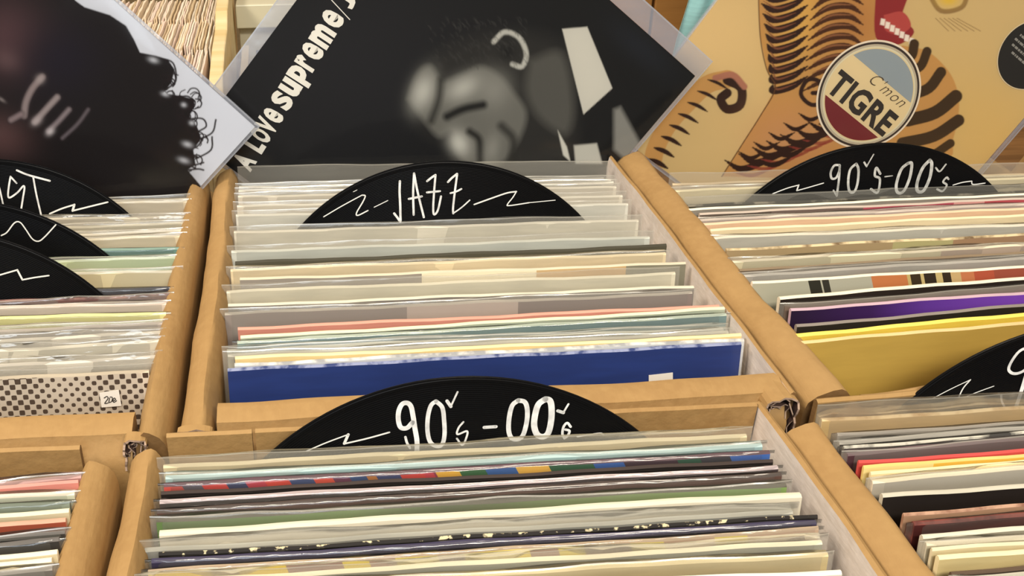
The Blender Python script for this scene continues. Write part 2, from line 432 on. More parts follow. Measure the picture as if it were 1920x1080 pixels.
fmid = [
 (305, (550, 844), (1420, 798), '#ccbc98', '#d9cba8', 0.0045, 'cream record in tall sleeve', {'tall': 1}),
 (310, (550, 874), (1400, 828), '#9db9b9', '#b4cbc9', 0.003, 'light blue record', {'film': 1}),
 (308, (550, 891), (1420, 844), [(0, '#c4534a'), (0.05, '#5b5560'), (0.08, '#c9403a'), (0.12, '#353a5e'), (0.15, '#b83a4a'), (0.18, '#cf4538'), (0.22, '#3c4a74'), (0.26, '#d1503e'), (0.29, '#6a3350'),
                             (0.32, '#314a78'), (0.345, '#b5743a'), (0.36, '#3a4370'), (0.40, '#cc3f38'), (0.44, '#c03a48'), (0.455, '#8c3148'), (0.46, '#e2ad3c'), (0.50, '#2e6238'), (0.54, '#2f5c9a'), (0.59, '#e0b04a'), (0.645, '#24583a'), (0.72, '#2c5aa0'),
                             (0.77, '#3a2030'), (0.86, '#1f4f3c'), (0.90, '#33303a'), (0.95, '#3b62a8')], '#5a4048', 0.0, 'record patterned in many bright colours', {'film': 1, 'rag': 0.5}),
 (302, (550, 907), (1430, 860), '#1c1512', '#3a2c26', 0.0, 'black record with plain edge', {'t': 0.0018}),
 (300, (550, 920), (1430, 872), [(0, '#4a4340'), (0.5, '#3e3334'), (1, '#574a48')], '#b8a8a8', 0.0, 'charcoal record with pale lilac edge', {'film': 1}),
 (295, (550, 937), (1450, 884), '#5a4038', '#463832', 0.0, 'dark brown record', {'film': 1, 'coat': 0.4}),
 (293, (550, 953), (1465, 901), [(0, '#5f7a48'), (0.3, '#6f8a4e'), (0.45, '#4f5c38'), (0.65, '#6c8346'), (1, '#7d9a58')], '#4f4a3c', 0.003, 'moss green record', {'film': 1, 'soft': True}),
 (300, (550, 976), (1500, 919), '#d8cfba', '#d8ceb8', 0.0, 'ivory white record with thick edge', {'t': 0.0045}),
 (262, (550, 994), (1512, 937), [(0, '#8a8a84'), (0.6, '#8f918c'), (1, '#a5a08e')], '#b8b6aa', 0.012, 'record with painted sheen in wide sleeve', {'w': 0.318}),  # jacket lightened to silver grey for the light its film reflects
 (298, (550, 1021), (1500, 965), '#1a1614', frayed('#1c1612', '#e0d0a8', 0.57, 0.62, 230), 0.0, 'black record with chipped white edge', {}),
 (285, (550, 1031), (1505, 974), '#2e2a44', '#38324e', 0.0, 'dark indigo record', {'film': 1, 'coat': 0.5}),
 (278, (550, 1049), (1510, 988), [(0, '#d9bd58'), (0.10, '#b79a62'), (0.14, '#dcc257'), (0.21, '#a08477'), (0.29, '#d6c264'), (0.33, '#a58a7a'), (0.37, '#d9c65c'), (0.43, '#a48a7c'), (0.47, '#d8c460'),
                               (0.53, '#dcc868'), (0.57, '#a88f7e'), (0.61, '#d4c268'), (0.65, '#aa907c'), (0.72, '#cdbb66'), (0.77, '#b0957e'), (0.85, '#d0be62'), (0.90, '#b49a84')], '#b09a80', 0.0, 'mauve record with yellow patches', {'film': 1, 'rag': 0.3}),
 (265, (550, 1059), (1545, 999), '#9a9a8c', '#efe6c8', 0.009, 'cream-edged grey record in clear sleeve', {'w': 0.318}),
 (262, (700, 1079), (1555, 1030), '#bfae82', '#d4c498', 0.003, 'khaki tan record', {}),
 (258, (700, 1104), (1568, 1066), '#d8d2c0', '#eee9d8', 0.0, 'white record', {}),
]
fr_, fp = build_box_of_records(fmid, 'box before jazz', 'records in the box in front of the jazz box', -1, True)

bright = [
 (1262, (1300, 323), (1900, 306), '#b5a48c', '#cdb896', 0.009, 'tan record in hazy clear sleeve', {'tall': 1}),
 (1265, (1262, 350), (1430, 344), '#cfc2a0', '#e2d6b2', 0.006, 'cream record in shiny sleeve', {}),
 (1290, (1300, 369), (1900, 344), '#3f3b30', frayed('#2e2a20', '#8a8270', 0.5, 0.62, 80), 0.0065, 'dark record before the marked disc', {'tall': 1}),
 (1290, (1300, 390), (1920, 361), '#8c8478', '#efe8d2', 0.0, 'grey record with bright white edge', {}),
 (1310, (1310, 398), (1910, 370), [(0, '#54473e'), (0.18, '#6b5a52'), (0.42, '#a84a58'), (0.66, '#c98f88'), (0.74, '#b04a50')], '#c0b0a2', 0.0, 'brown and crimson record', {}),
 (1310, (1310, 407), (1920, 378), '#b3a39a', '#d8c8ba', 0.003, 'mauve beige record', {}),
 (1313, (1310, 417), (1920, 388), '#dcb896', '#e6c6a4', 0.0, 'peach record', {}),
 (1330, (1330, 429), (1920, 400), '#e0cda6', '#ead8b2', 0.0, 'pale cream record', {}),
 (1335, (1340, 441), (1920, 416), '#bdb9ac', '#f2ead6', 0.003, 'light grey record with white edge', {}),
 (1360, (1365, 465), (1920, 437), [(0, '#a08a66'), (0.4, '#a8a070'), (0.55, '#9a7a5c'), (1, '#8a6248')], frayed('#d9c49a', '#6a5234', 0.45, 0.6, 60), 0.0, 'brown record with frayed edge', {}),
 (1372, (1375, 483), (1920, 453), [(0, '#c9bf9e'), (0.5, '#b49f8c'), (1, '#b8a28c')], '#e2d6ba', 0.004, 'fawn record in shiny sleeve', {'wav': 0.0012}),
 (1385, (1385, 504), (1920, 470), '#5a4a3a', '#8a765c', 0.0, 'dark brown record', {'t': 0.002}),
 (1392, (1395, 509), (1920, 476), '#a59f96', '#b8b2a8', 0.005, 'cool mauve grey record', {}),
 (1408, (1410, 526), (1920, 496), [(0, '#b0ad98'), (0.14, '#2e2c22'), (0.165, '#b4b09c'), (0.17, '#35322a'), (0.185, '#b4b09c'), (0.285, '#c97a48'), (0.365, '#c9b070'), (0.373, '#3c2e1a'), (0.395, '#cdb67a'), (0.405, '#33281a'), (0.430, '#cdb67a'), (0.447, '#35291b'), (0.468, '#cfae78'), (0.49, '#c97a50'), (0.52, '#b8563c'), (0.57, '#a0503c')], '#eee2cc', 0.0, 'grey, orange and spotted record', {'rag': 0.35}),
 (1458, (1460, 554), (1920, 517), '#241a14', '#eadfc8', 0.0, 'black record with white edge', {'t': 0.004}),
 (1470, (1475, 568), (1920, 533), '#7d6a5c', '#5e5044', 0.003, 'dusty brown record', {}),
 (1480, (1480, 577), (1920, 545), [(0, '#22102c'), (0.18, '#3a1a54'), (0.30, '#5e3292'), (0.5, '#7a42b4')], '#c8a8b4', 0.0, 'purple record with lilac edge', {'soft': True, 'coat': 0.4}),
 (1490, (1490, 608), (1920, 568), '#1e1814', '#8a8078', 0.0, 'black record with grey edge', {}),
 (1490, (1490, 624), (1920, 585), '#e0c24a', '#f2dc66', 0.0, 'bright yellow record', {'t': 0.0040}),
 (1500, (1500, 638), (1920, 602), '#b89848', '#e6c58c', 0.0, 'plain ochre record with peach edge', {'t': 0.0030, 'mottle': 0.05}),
]
br_, bp_ = build_box_of_records(bright, 'striped-cover box', 'records in the box below the striped cover', -1)

fright = [
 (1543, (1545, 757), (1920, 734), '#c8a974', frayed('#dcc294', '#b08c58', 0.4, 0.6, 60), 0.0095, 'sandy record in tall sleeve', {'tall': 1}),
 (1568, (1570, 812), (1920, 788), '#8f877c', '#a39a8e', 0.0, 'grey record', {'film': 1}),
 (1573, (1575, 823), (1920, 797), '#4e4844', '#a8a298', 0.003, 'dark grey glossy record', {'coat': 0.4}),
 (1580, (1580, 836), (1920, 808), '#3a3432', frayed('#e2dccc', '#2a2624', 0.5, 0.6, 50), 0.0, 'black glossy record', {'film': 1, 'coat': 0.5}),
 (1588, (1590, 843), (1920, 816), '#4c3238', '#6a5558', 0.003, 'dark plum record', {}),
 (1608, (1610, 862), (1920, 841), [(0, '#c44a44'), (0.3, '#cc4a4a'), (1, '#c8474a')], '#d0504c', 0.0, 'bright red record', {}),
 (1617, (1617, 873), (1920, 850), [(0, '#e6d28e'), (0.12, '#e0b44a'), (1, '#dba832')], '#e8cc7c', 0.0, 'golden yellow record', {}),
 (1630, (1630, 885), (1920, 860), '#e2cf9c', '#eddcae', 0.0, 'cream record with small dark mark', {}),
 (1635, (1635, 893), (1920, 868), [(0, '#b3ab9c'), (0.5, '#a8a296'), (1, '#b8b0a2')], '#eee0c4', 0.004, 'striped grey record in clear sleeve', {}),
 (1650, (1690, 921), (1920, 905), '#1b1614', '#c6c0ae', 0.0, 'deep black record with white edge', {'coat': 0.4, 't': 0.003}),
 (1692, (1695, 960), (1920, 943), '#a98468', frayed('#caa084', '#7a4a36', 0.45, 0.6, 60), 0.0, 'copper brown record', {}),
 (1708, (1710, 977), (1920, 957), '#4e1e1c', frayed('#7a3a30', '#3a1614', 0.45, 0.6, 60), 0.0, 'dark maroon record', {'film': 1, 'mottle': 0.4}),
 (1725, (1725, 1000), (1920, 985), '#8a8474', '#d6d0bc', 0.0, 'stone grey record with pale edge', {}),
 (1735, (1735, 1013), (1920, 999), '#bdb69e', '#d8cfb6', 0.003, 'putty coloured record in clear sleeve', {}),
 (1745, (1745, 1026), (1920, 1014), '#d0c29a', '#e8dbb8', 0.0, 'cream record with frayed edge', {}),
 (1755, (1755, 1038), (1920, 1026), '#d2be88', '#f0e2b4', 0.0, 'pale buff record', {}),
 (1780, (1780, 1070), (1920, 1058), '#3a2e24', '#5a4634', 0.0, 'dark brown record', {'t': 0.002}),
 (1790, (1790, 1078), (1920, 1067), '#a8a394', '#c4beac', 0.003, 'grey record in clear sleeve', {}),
]
fr2, fp2 = build_box_of_records(fright, 'box before ochre record', 'records in the box in front of the ochre record', -1, True)

fleft = [
 (152, (0, 898), (150, 885.5), '#a87a78', '#b89490', 0.004, 'dusty mauve record in torn sleeve', {'wav': 0.0014}),
 (147, (0, 911), (145, 898.5), '#d08478', '#d99a8e', 0.0, 'coral pink record', {}),
 (140, (0, 924), (130, 918), '#c6cab4', '#e2d8c4', 0.003, 'pale mint record', {}),
 (132, (0, 943), (125, 936), '#8a9484', '#6c7668', 0.0, 'grey green record', {'film': 1}),
 (131, (0, 960), (130, 952), '#c9bf9e', '#e8dfbe', 0.0, 'ivory record with frayed edge', {}),
 (124, (0, 978), (122, 967), '#9a4a34', '#cf9c84', 0.0, 'rust red record', {}),
 (121, (0, 1002), (120, 990), '#3a3836', '#6e6866', 0.003, 'dark grey record in clear sleeve', {}),
 (112, (0, 1016), (110, 1006), '#34312f', '#625d5a', 0.0, 'charcoal record', {'film': 1}),
 (109, (0, 1038), (108, 1029), '#d2c6a4', '#ece2c6', 0.0, 'rear cream record of two', {}),
 (98, (0, 1051), (97, 1042), '#cfc19e', '#efe5c8', 0.0, 'fore cream record of two', {}),
 (98, (0, 1066), (97, 1057), '#6a6660', '#8c867e', 0.003, 'slate grey record', {}),
]
fl_, fpl = build_box_of_records(fleft, 'box before dotted record', 'records in the box in front of the dotted record', 1, True)

bleft = [
 (350, (210, 369), (350, 364), '#a9a294', '#c2b9a8', 0.008, 'grey beige record in clear sleeve', {}),
 (352, (210, 375), (350, 371), '#c4b8a2', '#cfc4ae', 0.004, 'beige record in clear sleeve', {}),
 (350, (240, 400), (340, 398), '#c2b8a6', '#d0c6b2', 0.006, 'pale taupe record in clear sleeve', {'wav': 0.0012}),
 (347, (240, 415), (340, 412), '#b7ae98', '#ccc3ae', 0.005, 'warm grey record in clear sleeve', {}),
 (345, (240, 429), (340, 425), '#c3b9a8', '#d2c8b4', 0.005, 'light taupe record in clear sleeve', {}),
 (343, (240, 440), (340, 436), '#d2c5a8', '#dcd0b6', 0.004, 'cream beige record in clear sleeve', {}),
 (338, (200, 466), (330, 463), '#5f8078', '#7d9a8e', 0.0, 'teal green record', {'film': 1}),
 (334, (180, 481), (330, 475), [(0, '#8ab070'), (0.62, '#84b060'), (0.72, '#bcc49c'), (1, '#a9bc98')], '#c9d2b8', 0.004, 'pale green record', {'soft': True}),
 (335, (180, 503), (335, 499), [(0, '#dcc07a'), (0.5, '#dcc68c'), (1, '#cfc4a4')], '#e0d9c4', 0.006, 'cream yellow record in clear sleeve', {'soft': True}),
 (318, (180, 540), (315, 537), '#34343e', '#2e2e38', 0.0, 'slate navy record', {'film': 1}),
 (318, (0, 561), (290, 549), '#6e4c48', frayed('#8a625a', '#4a3230', 0.45, 0.6, 60), 0.002, 'reddish brown record in crumpled sleeve', {'wav': 0.0014}),
 (312, (0, 571), (300, 563), '#cdbfb0', '#dccabc', 0.003, 'pinkish white record', {}),
 (312, (0, 592), (310, 584), '#cfc98a', '#dcdc9a', 0.0, 'lime yellow record', {'film': 1}),
 (306, (0, 611), (300, 597), '#a39a92', '#b3a89e', 0.006, 'mauve grey record in clear sleeve', {}),
 (302, (0, 627), (290, 613), '#bdb6aa', '#cfc7b8', 0.007, 'silver white record in crinkled sleeve', {'wav': 0.0016}),
 (300, (0, 645), (290, 629), '#cdc6b4', '#d8d0be', 0.007, 'off-white record in crinkled sleeve', {'wav': 0.0018}),
 (295, (0, 673), (285, 656), '#cfc8ba', '#dad2c4', 0.008, 'white record in crinkled sleeve', {'wav': 0.0018}),
 (278, (0, 693), (285, 678), dotted(), '#cfc0a8', 0.011, 'white record with brown dots', {'filmmat': plastic_mat(haze=0.03, gloss=0.0, rough=0.15, crinkle=0.4)}),
]
bl_, bpl = build_box_of_records(bleft, 'dark-haired-cover box', 'records in the box below the dark-haired cover', 1)

# small paper stickers and marks on two covers
def on_front(o, u, v):
    """picture point -> local x, z on the front of a record"""
    m = o.matrix_world; n = np.array(m.to_3x3() @ Vector((0, -1, 0)))
    t = -min(c.co.y for c in o.data.vertices)
    p0 = np.array(m @ Vector((0, -t, 0)))
    q = m.inverted() @ Vector(on_plane(u, v, p0, n))
    return np.array([q.x, q.z]), -t
def sticker(o, quad, name='price_sticker', writing=None, label='white paper price sticker', depth=0.0022):
    pts = []
    for u, v in quad:
        p, y = on_front(o, u, v); pts.append(p)
    mb = MB(); y -= depth
    mb.add([(p[0], y, p[1]) for p in pts] + [(p[0], y + 0.0003, p[1]) for p in pts], [(0, 1, 2, 3), (7, 6, 5, 4), (0, 4, 5, 1), (1, 5, 6, 2), (2, 6, 7, 3), (3, 7, 4, 0)])
    s = mb.build(name, plain('#e6dfd6', 0.6), o); s['label'] = label
    if writing:
        w = MB()
        for st in writing: stroke(w, [on_front(o, *q)[0] for q in st], 0.0006, y - 0.0002)
        w.build('handwriting', plain('#2b2622', 0.6), s)['label'] = 'handwritten price'
sticker(jr[-1], [(1216, 722), (1216, 703), (1261, 698), (1261, 722)], label='white sticker', depth=0.0006)
sticker(bl_[-1], [(192, 760), (188, 733), (224, 727), (229, 757)], writing=[
    [(197, 742), (202, 739), (204, 743), (198, 752), (205, 751)], [(207, 742), (206, 750), (211, 748), (212, 741), (208, 740)], [(213, 748), (218, 745), (216, 742), (213, 746), (215, 750), (220, 747)]], depth=0.0030)

# ------------------------------------------------------------------ vinyl discs used as dividers
def disc(chord, rim, n_lab, yoff, lean=LEAN):
    """chord: two points where the record in front cuts the disc; rim: three or more picture points on its edge"""
    a = on_z(*chord[0]); b = on_z(*chord[1])
    d = b - a; yaw = math.atan2(d[1], d[0])
    R = Matrix.Rotation(yaw, 4, 'Z') @ Matrix.Rotation(-lean, 4, 'X')
    p0 = a + np.array([0, yoff, 0])
    n = np.array(R.to_3x3() @ Vector((0, -1, 0)))
    inv = np.array(R.to_3x3().inverted())
    pts = [(inv @ on_plane(u, v, p0, n)) for u, v in rim]
    y0 = pts[0][1]
    q = np.array([[p[0], p[2]] for p in pts])
    r = 0.1505
    c = q.mean(0) - np.array([0, r])
    for _ in range(60):                                   # fit the centre to the rim points with the radius of a 12-inch record
        dv = q - c; L = np.linalg.norm(dv, axis=1)
        c = c + np.linalg.lstsq(dv / L[:, None], L - r, rcond=None)[0]
    ctr = np.array(R.to_3x3() @ Vector((c[0], y0, c[1])))
    mb = MB(); k = 128; t = 0.002
    rad = [(0.0036, 0), (0.05, 0), (0.052, 0), (0.1465, 0), (0.1485, 0.0002), (0.1502, -0.0001), (r, -0.0008)]
    ang = np.linspace(0, 2 * math.pi, k, endpoint=False)
    m = len(rad)
    vs = [(rr * math.cos(g), -t / 2 - dy, rr * math.sin(g)) for g in ang for rr, dy in rad] + [(rr * math.cos(g), t / 2 + dy, rr * math.sin(g)) for g in ang for rr, dy in rad]
    mb.add(vs, [])
    K = k * m
    for i in range(k):
        i2 = (i + 1) % k
        for j in range(m - 1):
            mb.f.append((i * m + j, i * m + j + 1, i2 * m + j + 1, i2 * m + j)); mb.m.append(1 if j == 0 else 0)
            mb.f.append((K + i * m + j, K + i2 * m + j, K + i2 * m + j + 1, K + i * m + j + 1)); mb.m.append(1 if j == 0 else 0)
        mb.f.append((i * m + m - 1, K + i * m + m - 1, K + i2 * m + m - 1, i2 * m + m - 1)); mb.m.append(0)
        mb.f.append((i * m, i2 * m, K + i2 * m, K + i * m)); mb.m.append(0)
    o = mb.build('divider_record', [M_VINYL, plain('#7a2a22', 0.6)], smooth=False)
    o.matrix_world = Matrix.Translation(ctr) @ R
    tag(o, n_lab, 'record divider', 'black vinyl discs marking the sections')
    def loc(u, v):
        w = o.matrix_world.inverted() @ Vector(on_plane(u, v, p0, n)); return np.array([w.x, w.z])
    return o, loc
def write(o, loc, name, strokes, px_mm, mat=M_MARK, label=None):
    mb = MB()
    for i, (pts, w) in enumerate(strokes):
        stroke(mb, [loc(*p) for p in pts], w * px_mm, -0.0013 - 0.00003 * i)
    c = mb.build(name, mat, o)
    if label: c['label'] = label
def cr(x0, y0, s, pts): return [(x0 + a / s, y0 + b / s) for a, b in pts]

# JAZZ
o, loc = disc(((572, 418), (1090, 404)), [(572, 417), (632, 362), (700, 326), (832, 302), (960, 320), (1030, 358), (1090, 404)], 'black vinyl disc hand-lettered JAZZ', 0.004)
a1 = lambda *p: cr(560, 290, 6.4, p); a2 = lambda *p: cr(820, 290, 6.4, p)
write(o, loc, 'lettering', [
    (a1((1213, 315), (1210, 450), (1217, 600), (1221, 795)), 4.2), (a1((1145, 700), (1180, 745), (1215, 795)), 4.2),
    (a1((1378, 715), (1372, 450), (1383, 220)), 4), (a1((1383, 220), (1425, 440), (1500, 745)), 4), (a1((1320, 525), (1475, 495)), 4),
    (a1((1540, 312), (1585, 275), (1635, 240)), 4), (a1((1640, 238), (1622, 450), (1612, 640), (1624, 712), (1668, 660), (1706, 495)), 3.8), (a1((1538, 447), (1692, 432)), 3.8),
    (a2((125, 322), (170, 275), (232, 225)), 4), (a2((235, 228), (207, 440), (186, 630), (188, 698)), 3.8), (a2((188, 698), (290, 625), (385, 540)), 2.6), (a2((155, 455), (220, 438), (285, 405)), 3.4)], 0.00042, label='white hand-painted letters JAZZ')
write(o, loc, 'zigzag_line', [
    (a1((300, 740), (520, 610), (760, 480)), 2.0), (a1((760, 480), (798, 490), (770, 560), (695, 690), (712, 722), (830, 665)), 2.4), (a1((905, 625), (1068, 545)), 1.6),
    (a2((440, 592), (640, 520), (830, 455), (945, 437)), 2.8), (a2((945, 437), (900, 510), (838, 590), (865, 605), (1100, 570)), 2.2), (a2((1100, 570), (1410, 540)), 1.5), (a1((655, 440), (700, 418)), 1.2)], 0.00042, M_MARK_THIN)

# the big 90's - 00's disc in front
o, loc = disc(((515, 842), (1205, 808)), [(530, 829), (600, 777), (700, 735), (865, 706), (1000, 719), (1100, 752), (1200, 803)], "black vinyl disc with bold painted 90's - 00's before corrugated card", 0.006)
b3 = lambda *p: cr(500, 700, 5.333, p); b4 = lambda *p: cr(860, 700, 5.333, p)
write(o, loc, 'lettering', [
    (b3((1455, 480), (1400, 535), (1340, 530), (1315, 460), (1318, 370), (1350, 300), (1400, 285), (1440, 320), (1462, 420), (1480, 540), (1500, 660), (1500, 770)), 8.6),
    (b3((1385, 625), (1400, 680), (1430, 735)), 4.5),
    (b3((1690, 268), (1640, 310), (1610, 420), (1605, 560), (1630, 670), (1690, 715), (1750, 700), (1775, 600), (1770, 450), (1752, 330), (1690, 268)), 7.6),
    (b3((1800, 265), (1838, 320)), 6), (b3((1838, 318), (1870, 250), (1905, 175)), 3.4),
    ([(868, 789), (859, 800), (857, 812), (875, 806), (873, 820), (866, 832), (856, 820)], 3.6),
    ([(907, 799), (929, 797.5)], 6),
    (b4((590, 258), (530, 310), (500, 430), (495, 560), (525, 635), (590, 645), (640, 600), (675, 470), (680, 350), (655, 275), (590, 258)), 8.4),
    (b4((860, 245), (790, 300), (755, 420), (750, 520), (780, 600), (840, 620), (890, 580), (918, 460), (922, 330), (905, 260), (860, 245)), 11),
    (b4((985, 362), (1040, 380)), 6), (b4((1040, 378), (1090, 295)), 3.6),
    (b4((1112, 520), (1078, 482), (1042, 520), (1030, 590), (1050, 630)), 4.6), (b4((1060, 548), (1100, 562), (1082, 610), (1050, 635)), 4.6)], 0.00031, label="white hand-painted 90's - 00's")
write(o, loc, 'zigzag_line', [(b3((400, 765), (600, 680), (815, 600)), 2.4), (b3((815, 600), (775, 690)), 5), (b3((775, 692), (1000, 640), (1225, 578)), 3.0), (b4((1180, 620), (1400, 588), (1440, 605)), 3.0)], 0.00031, M_MARK_THIN)

# 90's - 00's disc under the striped cover
o, loc = disc(((1415, 367), (1870, 350)), [(1418, 362), (1500, 304), (1645, 267), (1760, 284), (1830, 325), (1868, 350)], "black vinyl disc with thin grey 90's-00's below the striped cover", 0.006)
c5 = lambda *p: cr(1400, 260, 4.0, p)
write(o, loc, 'lettering', [
    (c5((690, 195), (650, 200), (625, 250), (632, 295), (665, 290), (688, 240), (692, 195), (686, 300), (670, 425)), 4.2), (c5((645, 385), (668, 425)), 3),
    (c5((815, 185), (770, 230), (755, 320), (765, 390), (800, 395), (825, 330), (832, 230), (815, 185)), 4.6),
    (c5((875, 175), (893, 205)), 3.4), (c5((893, 205), (945, 115)), 2.4),
    (c5((995, 260), (965, 215), (955, 275), (992, 300), (975, 400), (925, 375)), 4.4), (c5((1030, 282), (1085, 275)), 2.4),
    (c5((1200, 182), (1150, 230), (1115, 340), (1125, 400), (1170, 390), (1215, 290), (1230, 185), (1200, 182)), 5.6),
    (c5((1365, 157), (1310, 220), (1270, 330), (1275, 390), (1320, 385), (1365, 290), (1380, 190), (1365, 157)), 6),
    (c5((1410, 215), (1440, 242), (1485, 190)), 3.2), (c5((1505, 300), (1490, 288), (1465, 320), (1492, 345), (1460, 390), (1420, 375)), 3.8)], 0.00045, frayed('#cfcfcb', '#9c9c98', 0.4, 0.7, 150, 'grey_marker'), "grey hand-painted 90's-00's")
write(o, loc, 'zigzag_line', [(c5((190, 410), (300, 368), (385, 345)), 2), (c5((385, 345), (370, 385)), 2.6), (c5((370, 387), (450, 365), (570, 330)), 2), (c5((1540, 345), (1610, 325), (1680, 315)), 2), (c5((1680, 315), (1690, 340), (1780, 330)), 2)], 0.00045, M_MARK_THIN)

# disc at the right edge of the front row
o, loc = disc(((1700, 749), (1920, 736)), [(1706, 747), (1764, 702), (1833, 662), (1918, 628)], 'black vinyl disc with a large white 9 before the ochre record', 0.006)
d6 = lambda *p: cr(1680, 620, 7.2, p)
write(o, loc, 'lettering', [(d6((1760, 240), (1700, 235), (1620, 290), (1530, 420), (1502, 515), (1560, 565), (1650, 555), (1735, 500), (1800, 380), (1760, 240)), 5.6), (d6((1745, 560), (1690, 740), (1640, 900), (1590, 1040)), 7.6), (d6((1400, 850), (1405, 930), (1450, 1030)), 4)], 0.00031, label='white hand-painted 9 with a painted glint beside it')  # the last stroke paints a glint in marker white, not writing
write(o, loc, 'zigzag_line', [(d6((470, 905), (730, 770), (985, 650)), 1.8), (d6((985, 650), (890, 760), (825, 890)), 2.6), (d6((940, 870), (1120, 800), (1300, 735)), 1.8)], 0.00031, M_MARK_THIN)

# three discs in the left box
o, loc = disc(((0, 404), (236, 396)), [(74.5, 312), (204.5, 368.7), (235.6, 396), (20, 299)], 'black vinyl disc lettered ST, rearmost of three stepped discs', 0.004)
e7 = lambda *p: cr(0, 280, 7.385, p); e8 = lambda *p: cr(0, 380, 5.685, p)
write(o, loc, 'lettering', [(e7((-70, 330), (0, 540), (50, 760)), 3), (e7((235, 462), (152, 372)), 3.2), (e7((152, 372), (130, 500), (118, 630), (145, 662), (250, 590), (325, 505), (345, 530), (325, 660), (300, 820)), 3.2),
    (e7((240, 285), (400, 350), (695, 430)), 3.6), (e7((465, 372), (510, 620), (575, 900)), 3.2)], 0.00043, label='white hand-painted letters ST')
write(o, loc, 'zigzag_line', [(e7((695, 885), (860, 815), (1035, 760)), 3), (e7((1035, 760), (1010, 845)), 4), (e7((1010, 845), (1250, 785), (1495, 725)), 3)], 0.00043, M_MARK_THIN)
o, loc = disc(((0, 482), (201, 477)), [(70, 400), (105.5, 416), (153, 441.6), (200.5, 476), (30, 389)], 'black vinyl disc with a painted wave, middle of three stepped discs', 0.004)
write(o, loc, 'wavy_line', [(e8((20, 345), (80, 310), (160, 210), (220, 205), (280, 280), (350, 380), (415, 405), (480, 360), (600, 230)), 2.3)], 0.00041, M_MARK_THIN)
o, loc = disc(((0, 561), (192, 554)), [(65, 470), (93, 482), (139, 509), (191.7, 553), (20, 455)], 'black vinyl disc with a painted zigzag, foremost of three stepped discs', 0.004)
write(o, loc, 'zigzag_line', [(e8((-120, 800), (0, 765), (190, 710)), 2.6), (e8((190, 710), (245, 815)), 3.2), (e8((245, 815), (380, 790), (525, 770)), 2.6)], 0.0004, M_MARK_THIN)

# ------------------------------------------------------------------ the three album covers standing on their corners
class Paint:
    """colours printed on a cover, one per vertex of its fine grid; u, v: where each vertex lies in the picture, x, z: on the cover"""
    def __init__(s, u, v, x, z, base): s.u, s.v, s.x, s.z = u, v, x, z; s.c = np.tile(np.array(lin(base)), (len(u), 1))
    def mix(s, a, col): s.c += (np.array(lin(col)) - s.c) * np.clip(a, 0, 1)[:, None]
    def dist(s, pts, closed, U=None, V=None):
        U = s.u if U is None else U; V = s.v if V is None else V
        d = np.full(len(U), 1e9); inside = np.zeros(len(U), bool)
        n = len(pts)
        for i in range(n if closed else n - 1):
            (x0, y0), (x1, y1) = pts[i], pts[(i + 1) % n]
            dx, dy = x1 - x0, y1 - y0
            t = np.clip(((U - x0) * dx + (V - y0) * dy) / (dx * dx + dy * dy + 1e-12), 0, 1)
            d = np.minimum(d, np.hypot(U - x0 - t * dx, V - y0 - t * dy))
            if closed and y0 != y1:
                cross = ((y0 > V) != (y1 > V)) & (U < (x1 - x0) * (V - y0) / (y1 - y0) + x0)
                inside ^= cross
        return np.where(inside, -d, d) if closed else d
    def poly(s, pts, col, soft=1.5, alpha=1.0, curved=False):
        if curved: pts = [tuple(p) for p in smooth_path(list(pts) + [pts[0]], 5)[:-1]]
        s.mix(alpha * np.clip(0.5 - s.dist(pts, True) / soft, 0, 1), col)
    def line(s, pts, w, col, soft=1.5, alpha=1.0, taper=None):
        pts = [tuple(p) for p in smooth_path(pts, 5)]
        if taper is None:
            s.mix(alpha * np.clip(0.5 - (s.dist(pts, False) - w / 2) / soft, 0, 1), col)
        else:
            n = len(pts)
            L = [(p, w * (1 - abs(2 * i / (n - 1) - 1) ** 2 * taper)) for i, p in enumerate(pts)]
            d = np.full(len(s.u), 1e9)
            for (p, wa), (q, wb) in zip(L[:-1], L[1:]): d = np.minimum(d, s.dist([p, q], False) - (wa + wb) / 4)
            s.mix(alpha * np.clip(0.5 - d / soft, 0, 1), col)
    def blob(s, cx, cy, rx, ry, ang, col, alpha):
        c, n = math.cos(ang), math.sin(ang)
        du, dv = s.u - cx, s.v - cy
        s.mix(alpha * np.exp(-(((du * c + dv * n) / rx) ** 2 + ((-du * n + dv * c) / ry) ** 2)), col)
def printed(coat):
    m, nt, b = new_mat('album_print')
    a = nd(nt, 'ShaderNodeAttribute', attribute_name='print'); nt.links.new(a.outputs['Color'], b.inputs['Base Color'])
    b.inputs['Roughness'].default_value = 0.5; b.inputs['Specular IOR Level'].default_value = 0.05
    b.inputs['Coat Weight'].default_value = coat; b.inputs['Coat Roughness'].default_value = 0.25
    return m
M_PRINT = printed(0.0)
S = 0.3135
